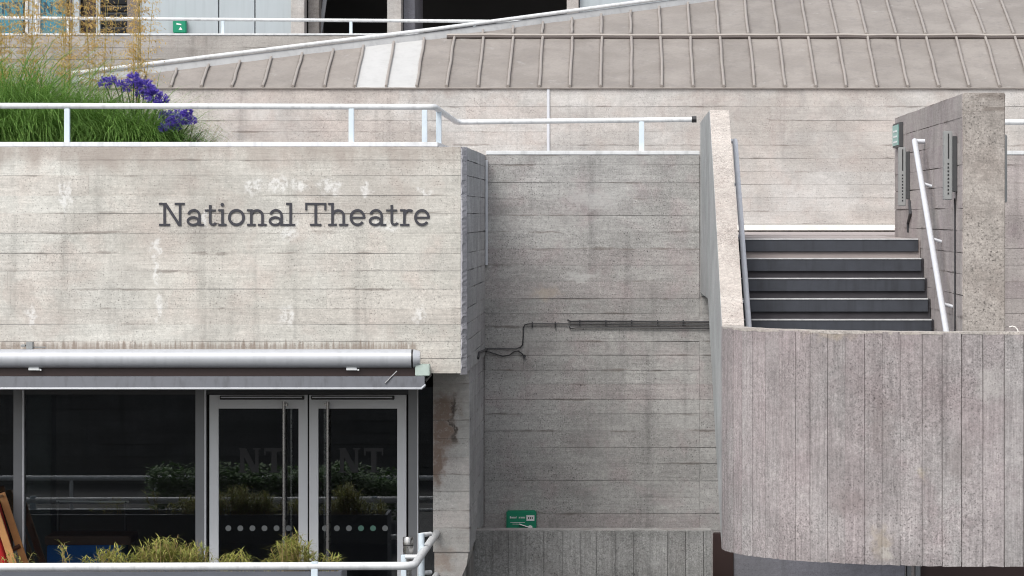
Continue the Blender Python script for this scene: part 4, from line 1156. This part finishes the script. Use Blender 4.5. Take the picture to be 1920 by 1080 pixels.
def plume(label, x, y, seed, nst, hmax, spread):
    r = random.Random(seed)
    t = thing('oat_grass', label, 'grass', (x, y, BZ0), 'tall golden oat grasses in the planter')
    sm_ = MB(); hk = MB()
    for i in range(nst):
        a = r.uniform(0, 6.28); lean = r.uniform(.0, spread); h = hmax*r.uniform(.78, 1.0)
        base = Vector((x + r.uniform(-.06,.06), y + r.uniform(-.06,.06), BZ0 - .01))
        d = Vector((math.cos(a), math.sin(a)*.6, 0))
        pts = [base + Vector((0,0,h*f)) + d*lean*h*(f**1.7) for f in [k/8 for k in range(9)]]
        sm_.tube(pts, .0042, 4, .0018)
        # open panicle: whorls of fine branches hung with spikelets
        f = .48
        while f < 1.0:
            k = f*8; i0 = min(7, int(k)); p = pts[i0].lerp(pts[i0+1], k - i0)
            nb = r.randint(4, 7)
            for b in range(nb):
                az = r.uniform(0, 6.28); ln = r.uniform(.06, .20) * (1.25 - f*.8)
                e1 = p + Vector((math.cos(az)*ln, math.sin(az)*ln, ln*r.uniform(.1,.7)))
                e2 = e1 + Vector((math.cos(az)*ln*.3, math.sin(az)*ln*.3, -ln*r.uniform(.1,.5)))
                sd = Vector((.0008,0,.0014))
                hk.add([p - sd, p + sd, e1 + sd, e1 - sd], [(0,1,2,3)])
                for e_ in (e1, e2, p.lerp(e1, .6)):
                    if r.random() < .95:
                        # spikelet: slender drooping diamond
                        q = e_ + Vector((r.uniform(-.01,.01), r.uniform(-.01,.01), 0))
                        dn = Vector((math.cos(az)*r.uniform(0,.9), r.uniform(-.5,.5), -1 + r.uniform(0,.9))).normalized()*r.uniform(.020,.042)
                        wv = Vector((r.uniform(-1,1), r.uniform(-1,1), r.uniform(-.4,.4))).normalized()*.0048
                        hk.add([q, q + dn*.45 + wv, q + dn, q + dn*.45 - wv], [(0,1,2,3)])
            f += r.uniform(.028, .06)
    part(sm_, 'stems', M['strawstem'], t, fix=False, kind='stuff')
    part(hk, 'panicles', M['plume'], t, fix=False, kind='stuff')
pls = ['thick spray at the planter end', 'short bushy spray between taller stems', 'tall spray in front of the far teal windows', 'tallest spray, in front of the far dark doorway', 'slim spray beside the far pale panels']
for i, (px, yy, nst, hm, sp) in enumerate([(10,33.4,8,1.85,.16), (62,33.7,8,2.0,.13), (125,33.5,8,2.3,.10), (182,33.6,8,2.35,.09), (258,33.4,7,1.95,.07)]):
    plume('golden oat grass with drooping panicles, ' + pls[i], PX(px, yy), yy, 300 + i, nst, hm, sp)

# agapanthus
ag_spots = [(197,156,15,.2), (226,158,11,.3), (250,150,17,.0), (272,163,18,-.1), (288,180,19,-.3), (303,188,16,-.2), (262,176,11,.2), (313,219,16,-.5), (344,222,18,-.5), (352,210,12,-.4), (328,238,14,-.5), (306,240,11,-.4), (238,166,11,.3)]
def agapanthus(label, spots, base, seed):
    r = random.Random(seed)
    t = thing('agapanthus', label, 'flower', (base[0], base[1], BZ0), 'purple agapanthus in the planter')
    for (px, py, rp, _) in spots:
        Yy = base[1] - .35 + r.uniform(-.12, .12)
        c = P(px, py, Yy); rad = rp/F*Yy
        b = Vector((base[0] + r.uniform(-.1,.1), base[1] + r.uniform(-.06,.06), BZ0 - .01))
        mid = b.lerp(c, .55) + Vector((0,0,.10))
        pts = [b*(1-q)**2 + mid*2*q*(1-q) + c*q*q for q in [k/6 for k in range(7)]]
        sk = part(MB().tube(pts, .007, 6, .005), 'stalk', M['stalk'], t, smooth=True)
        hd = MB()
        for k in range(62):
            u = r.uniform(-.75, 1); th = r.uniform(0, 6.28); q = math.sqrt(1 - u*u)
            d = Vector((q*math.cos(th), q*math.sin(th), u)); fl = d * rad * r.uniform(.75, 1.1)
            root = c + d*rad*.25; tip = c + fl
            s1 = d.cross(Vector((.3,.5,.8))).normalized(); s2 = d.cross(s1)
            fr_ = rad*r.uniform(.17, .25)
            vs = [root]
            for j in range(6):
                a = 2*math.pi*j/6; vs.append(c + fl + (s1*math.cos(a) + s2*math.sin(a))*fr_)
            for j in range(6):
                a = 2*math.pi*(j+.5)/6; vs.append(c + fl*.82 + (s1*math.cos(a) + s2*math.sin(a))*fr_*.35)
            hd.add(vs, [(0, 7+(j-1) % 6, 1+j, 7+j) for j in range(6)])
        part(hd, 'flower_head', M['purple'], sk, fix=False)
agapanthus('agapanthus with a row of purple flower heads rising above the white rail', ag_spots[:7] + ag_spots[12:] + [(258,158,14,0), (281,171,15,0), (297,196,12,0), (212,150,10,0)], (-4.62, 32.85), 401)
agapanthus('agapanthus with purple flower heads hanging low beneath the white rail', ag_spots[7:12] + [(333,214,12,0), (360,226,11,0), (320,228,12,0)], (-4.28, 32.8), 402)

# bamboo in the lower planter
def bamboo(label, px, Y, seed, nst, htop_py, spread, nl, tall=None):
    r = random.Random(seed)
    x = PX(px, Y)
    t = thing('bamboo', label, 'plant', (x, Y, PZT - .05), 'dwarf bamboo in the long planter')
    stm = MB(); lf = MB()
    zt = PZ(htop_py + 3, Y)
    for i in range(nst):
        bx = x + r.gauss(0, spread*.55); by = Y + r.uniform(-.2, .2)
        k = max(.25, 1 - abs(bx - x)/(spread*1.6)); h = (zt - PZT)*k*r.uniform(.55, 1.02) + .03
        a = r.uniform(0, 6.28); ln = Vector((math.cos(a), math.sin(a), 0))*r.uniform(0, .10)
        b = Vector((bx, by, PZT - .06)); e1 = b + Vector((0,0,h + .06)) + ln
        stm.tube([b, b.lerp(e1, .5) - ln*.15, e1], .003, 5, .0015)
        for j in range(nl):
            f = r.uniform(.3, 1.0); p = b.lerp(e1, f)
            az = r.uniform(0, 6.28)
            blade(lf, p, az, r.uniform(.05, .115), r.uniform(.5, 1.7), r.uniform(.1, 1.2), r.uniform(.007, .013), 3)
    part(stm, 'stems', M['bamboo_stem'], t, fix=False, kind='stuff')
    part(lf, 'leaves', M['bamboo'], t, fix=False, kind='stuff')
for i, (px, tp_, n, sp, nl, lb) in enumerate([(25,1032,10,.14,8,'sparse dwarf bamboo tuft at the foot of the deckchair'), (128,1002,5,.05,9,'single upright bamboo sprig in front of the blue bench'), (205,1030,40,.16,12,'low yellow-green bamboo mound beside the upright sprig'),
        (310,1005,110,.28,14,'broad yellow-green bamboo mound below the wide dark pane'), (365,1012,40,.16,12,'yellow-green bamboo mound beneath the grey mullion beside the doors'), (440,1036,34,.14,11,'short bamboo tuft below the left door leaf'), (550,1000,85,.17,14,'rounded yellow-green bamboo mound below the meeting door leaves'), (622,1040,14,.06,9,'small bamboo tuft beside the railing post')]):
    bamboo(lb, px, 29.78 + .04*(i % 3), 500 + i, n, tp_, sp, nl)

# ------------------------------------------------------------------ forecourt in front of the doors, below the frame (seen mirrored in the glass)
def hedge(label, x0, x1, y0, y1, ztop, seed):
    r = random.Random(seed)
    t = thing('hedge', label, 'hedge', ((x0+x1)/2, (y0+y1)/2, GZ))
    part(MB().box(x0, x1, y0, y1, GZ, GZ + .35), 'trough', M['planter'], t)
    lf = MB()
    for i in range(14000):
        p = Vector((r.uniform(x0, x1), r.uniform(y0, y1), GZ + .3))
        p.z += (ztop - GZ - .3) * (r.random()**.6) * (.75 + .35*noise.noise(Vector((p.x*1.3, p.y*2, seed))))
        a = r.uniform(0, 6.28); d = Vector((math.cos(a), math.sin(a), r.uniform(-.4,.6))).normalized(); sd = d.cross(Vector((0,0,1))).normalized()*.018
        lf.add([p, p + d*.03 + sd, p + d*.075, p + d*.03 - sd], [(0,1,2,3)])
    part(lf, 'leaves', M['grass2'], t, fix=False, kind='stuff')
hedge('tall leafy hedge in a trough across the forecourt', -5.6, -2.7, 23.8, 24.6, GZ + 1.15, 900)
fr_ = thing('forecourt_railing', 'pale tubular railing on leaning posts along the forecourt hedge', 'railing', (-4.5, 23.6, GZ))
part(MB().tube([(-9, 23.6, GZ + .80), (-1.6, 23.6, GZ + .80)], .03, 10), 'top_rail', M['white'], fr_, smooth=True)
part(MB().tube([(-9, 23.6, GZ + .42), (-1.6, 23.6, GZ + .42)], .02, 10), 'lower_rail', M['white'], fr_, smooth=True)
for i in range(8):
    part(MB().rod((-8.6 + i, 23.6, GZ), (-8.6 + i, 23.6, GZ + .79), .022), 'post', M['white'], fr_, smooth=True)

# the terrace across the forecourt, from which the view is taken (mirrored in the glass)
ot = thing('opposite_terrace', 'dark concrete terrace edge across the forecourt, facing the doors', 'terrace', (0, 6, GZ))
part(MB().box(-30, 30, -12, 13.98, GZ, -1.62), 'terrace_core', M['opp'], ot)
R = random.Random(91)
boards(ot, M['opp'], (-14, 14.0, 0), (1,0,0), (0,0,1), (0,1,0), courses(GZ, -1.62, .17, R), 16, seed=92, lo=3, hi=6, gap=(.002,.012), proud=.006)
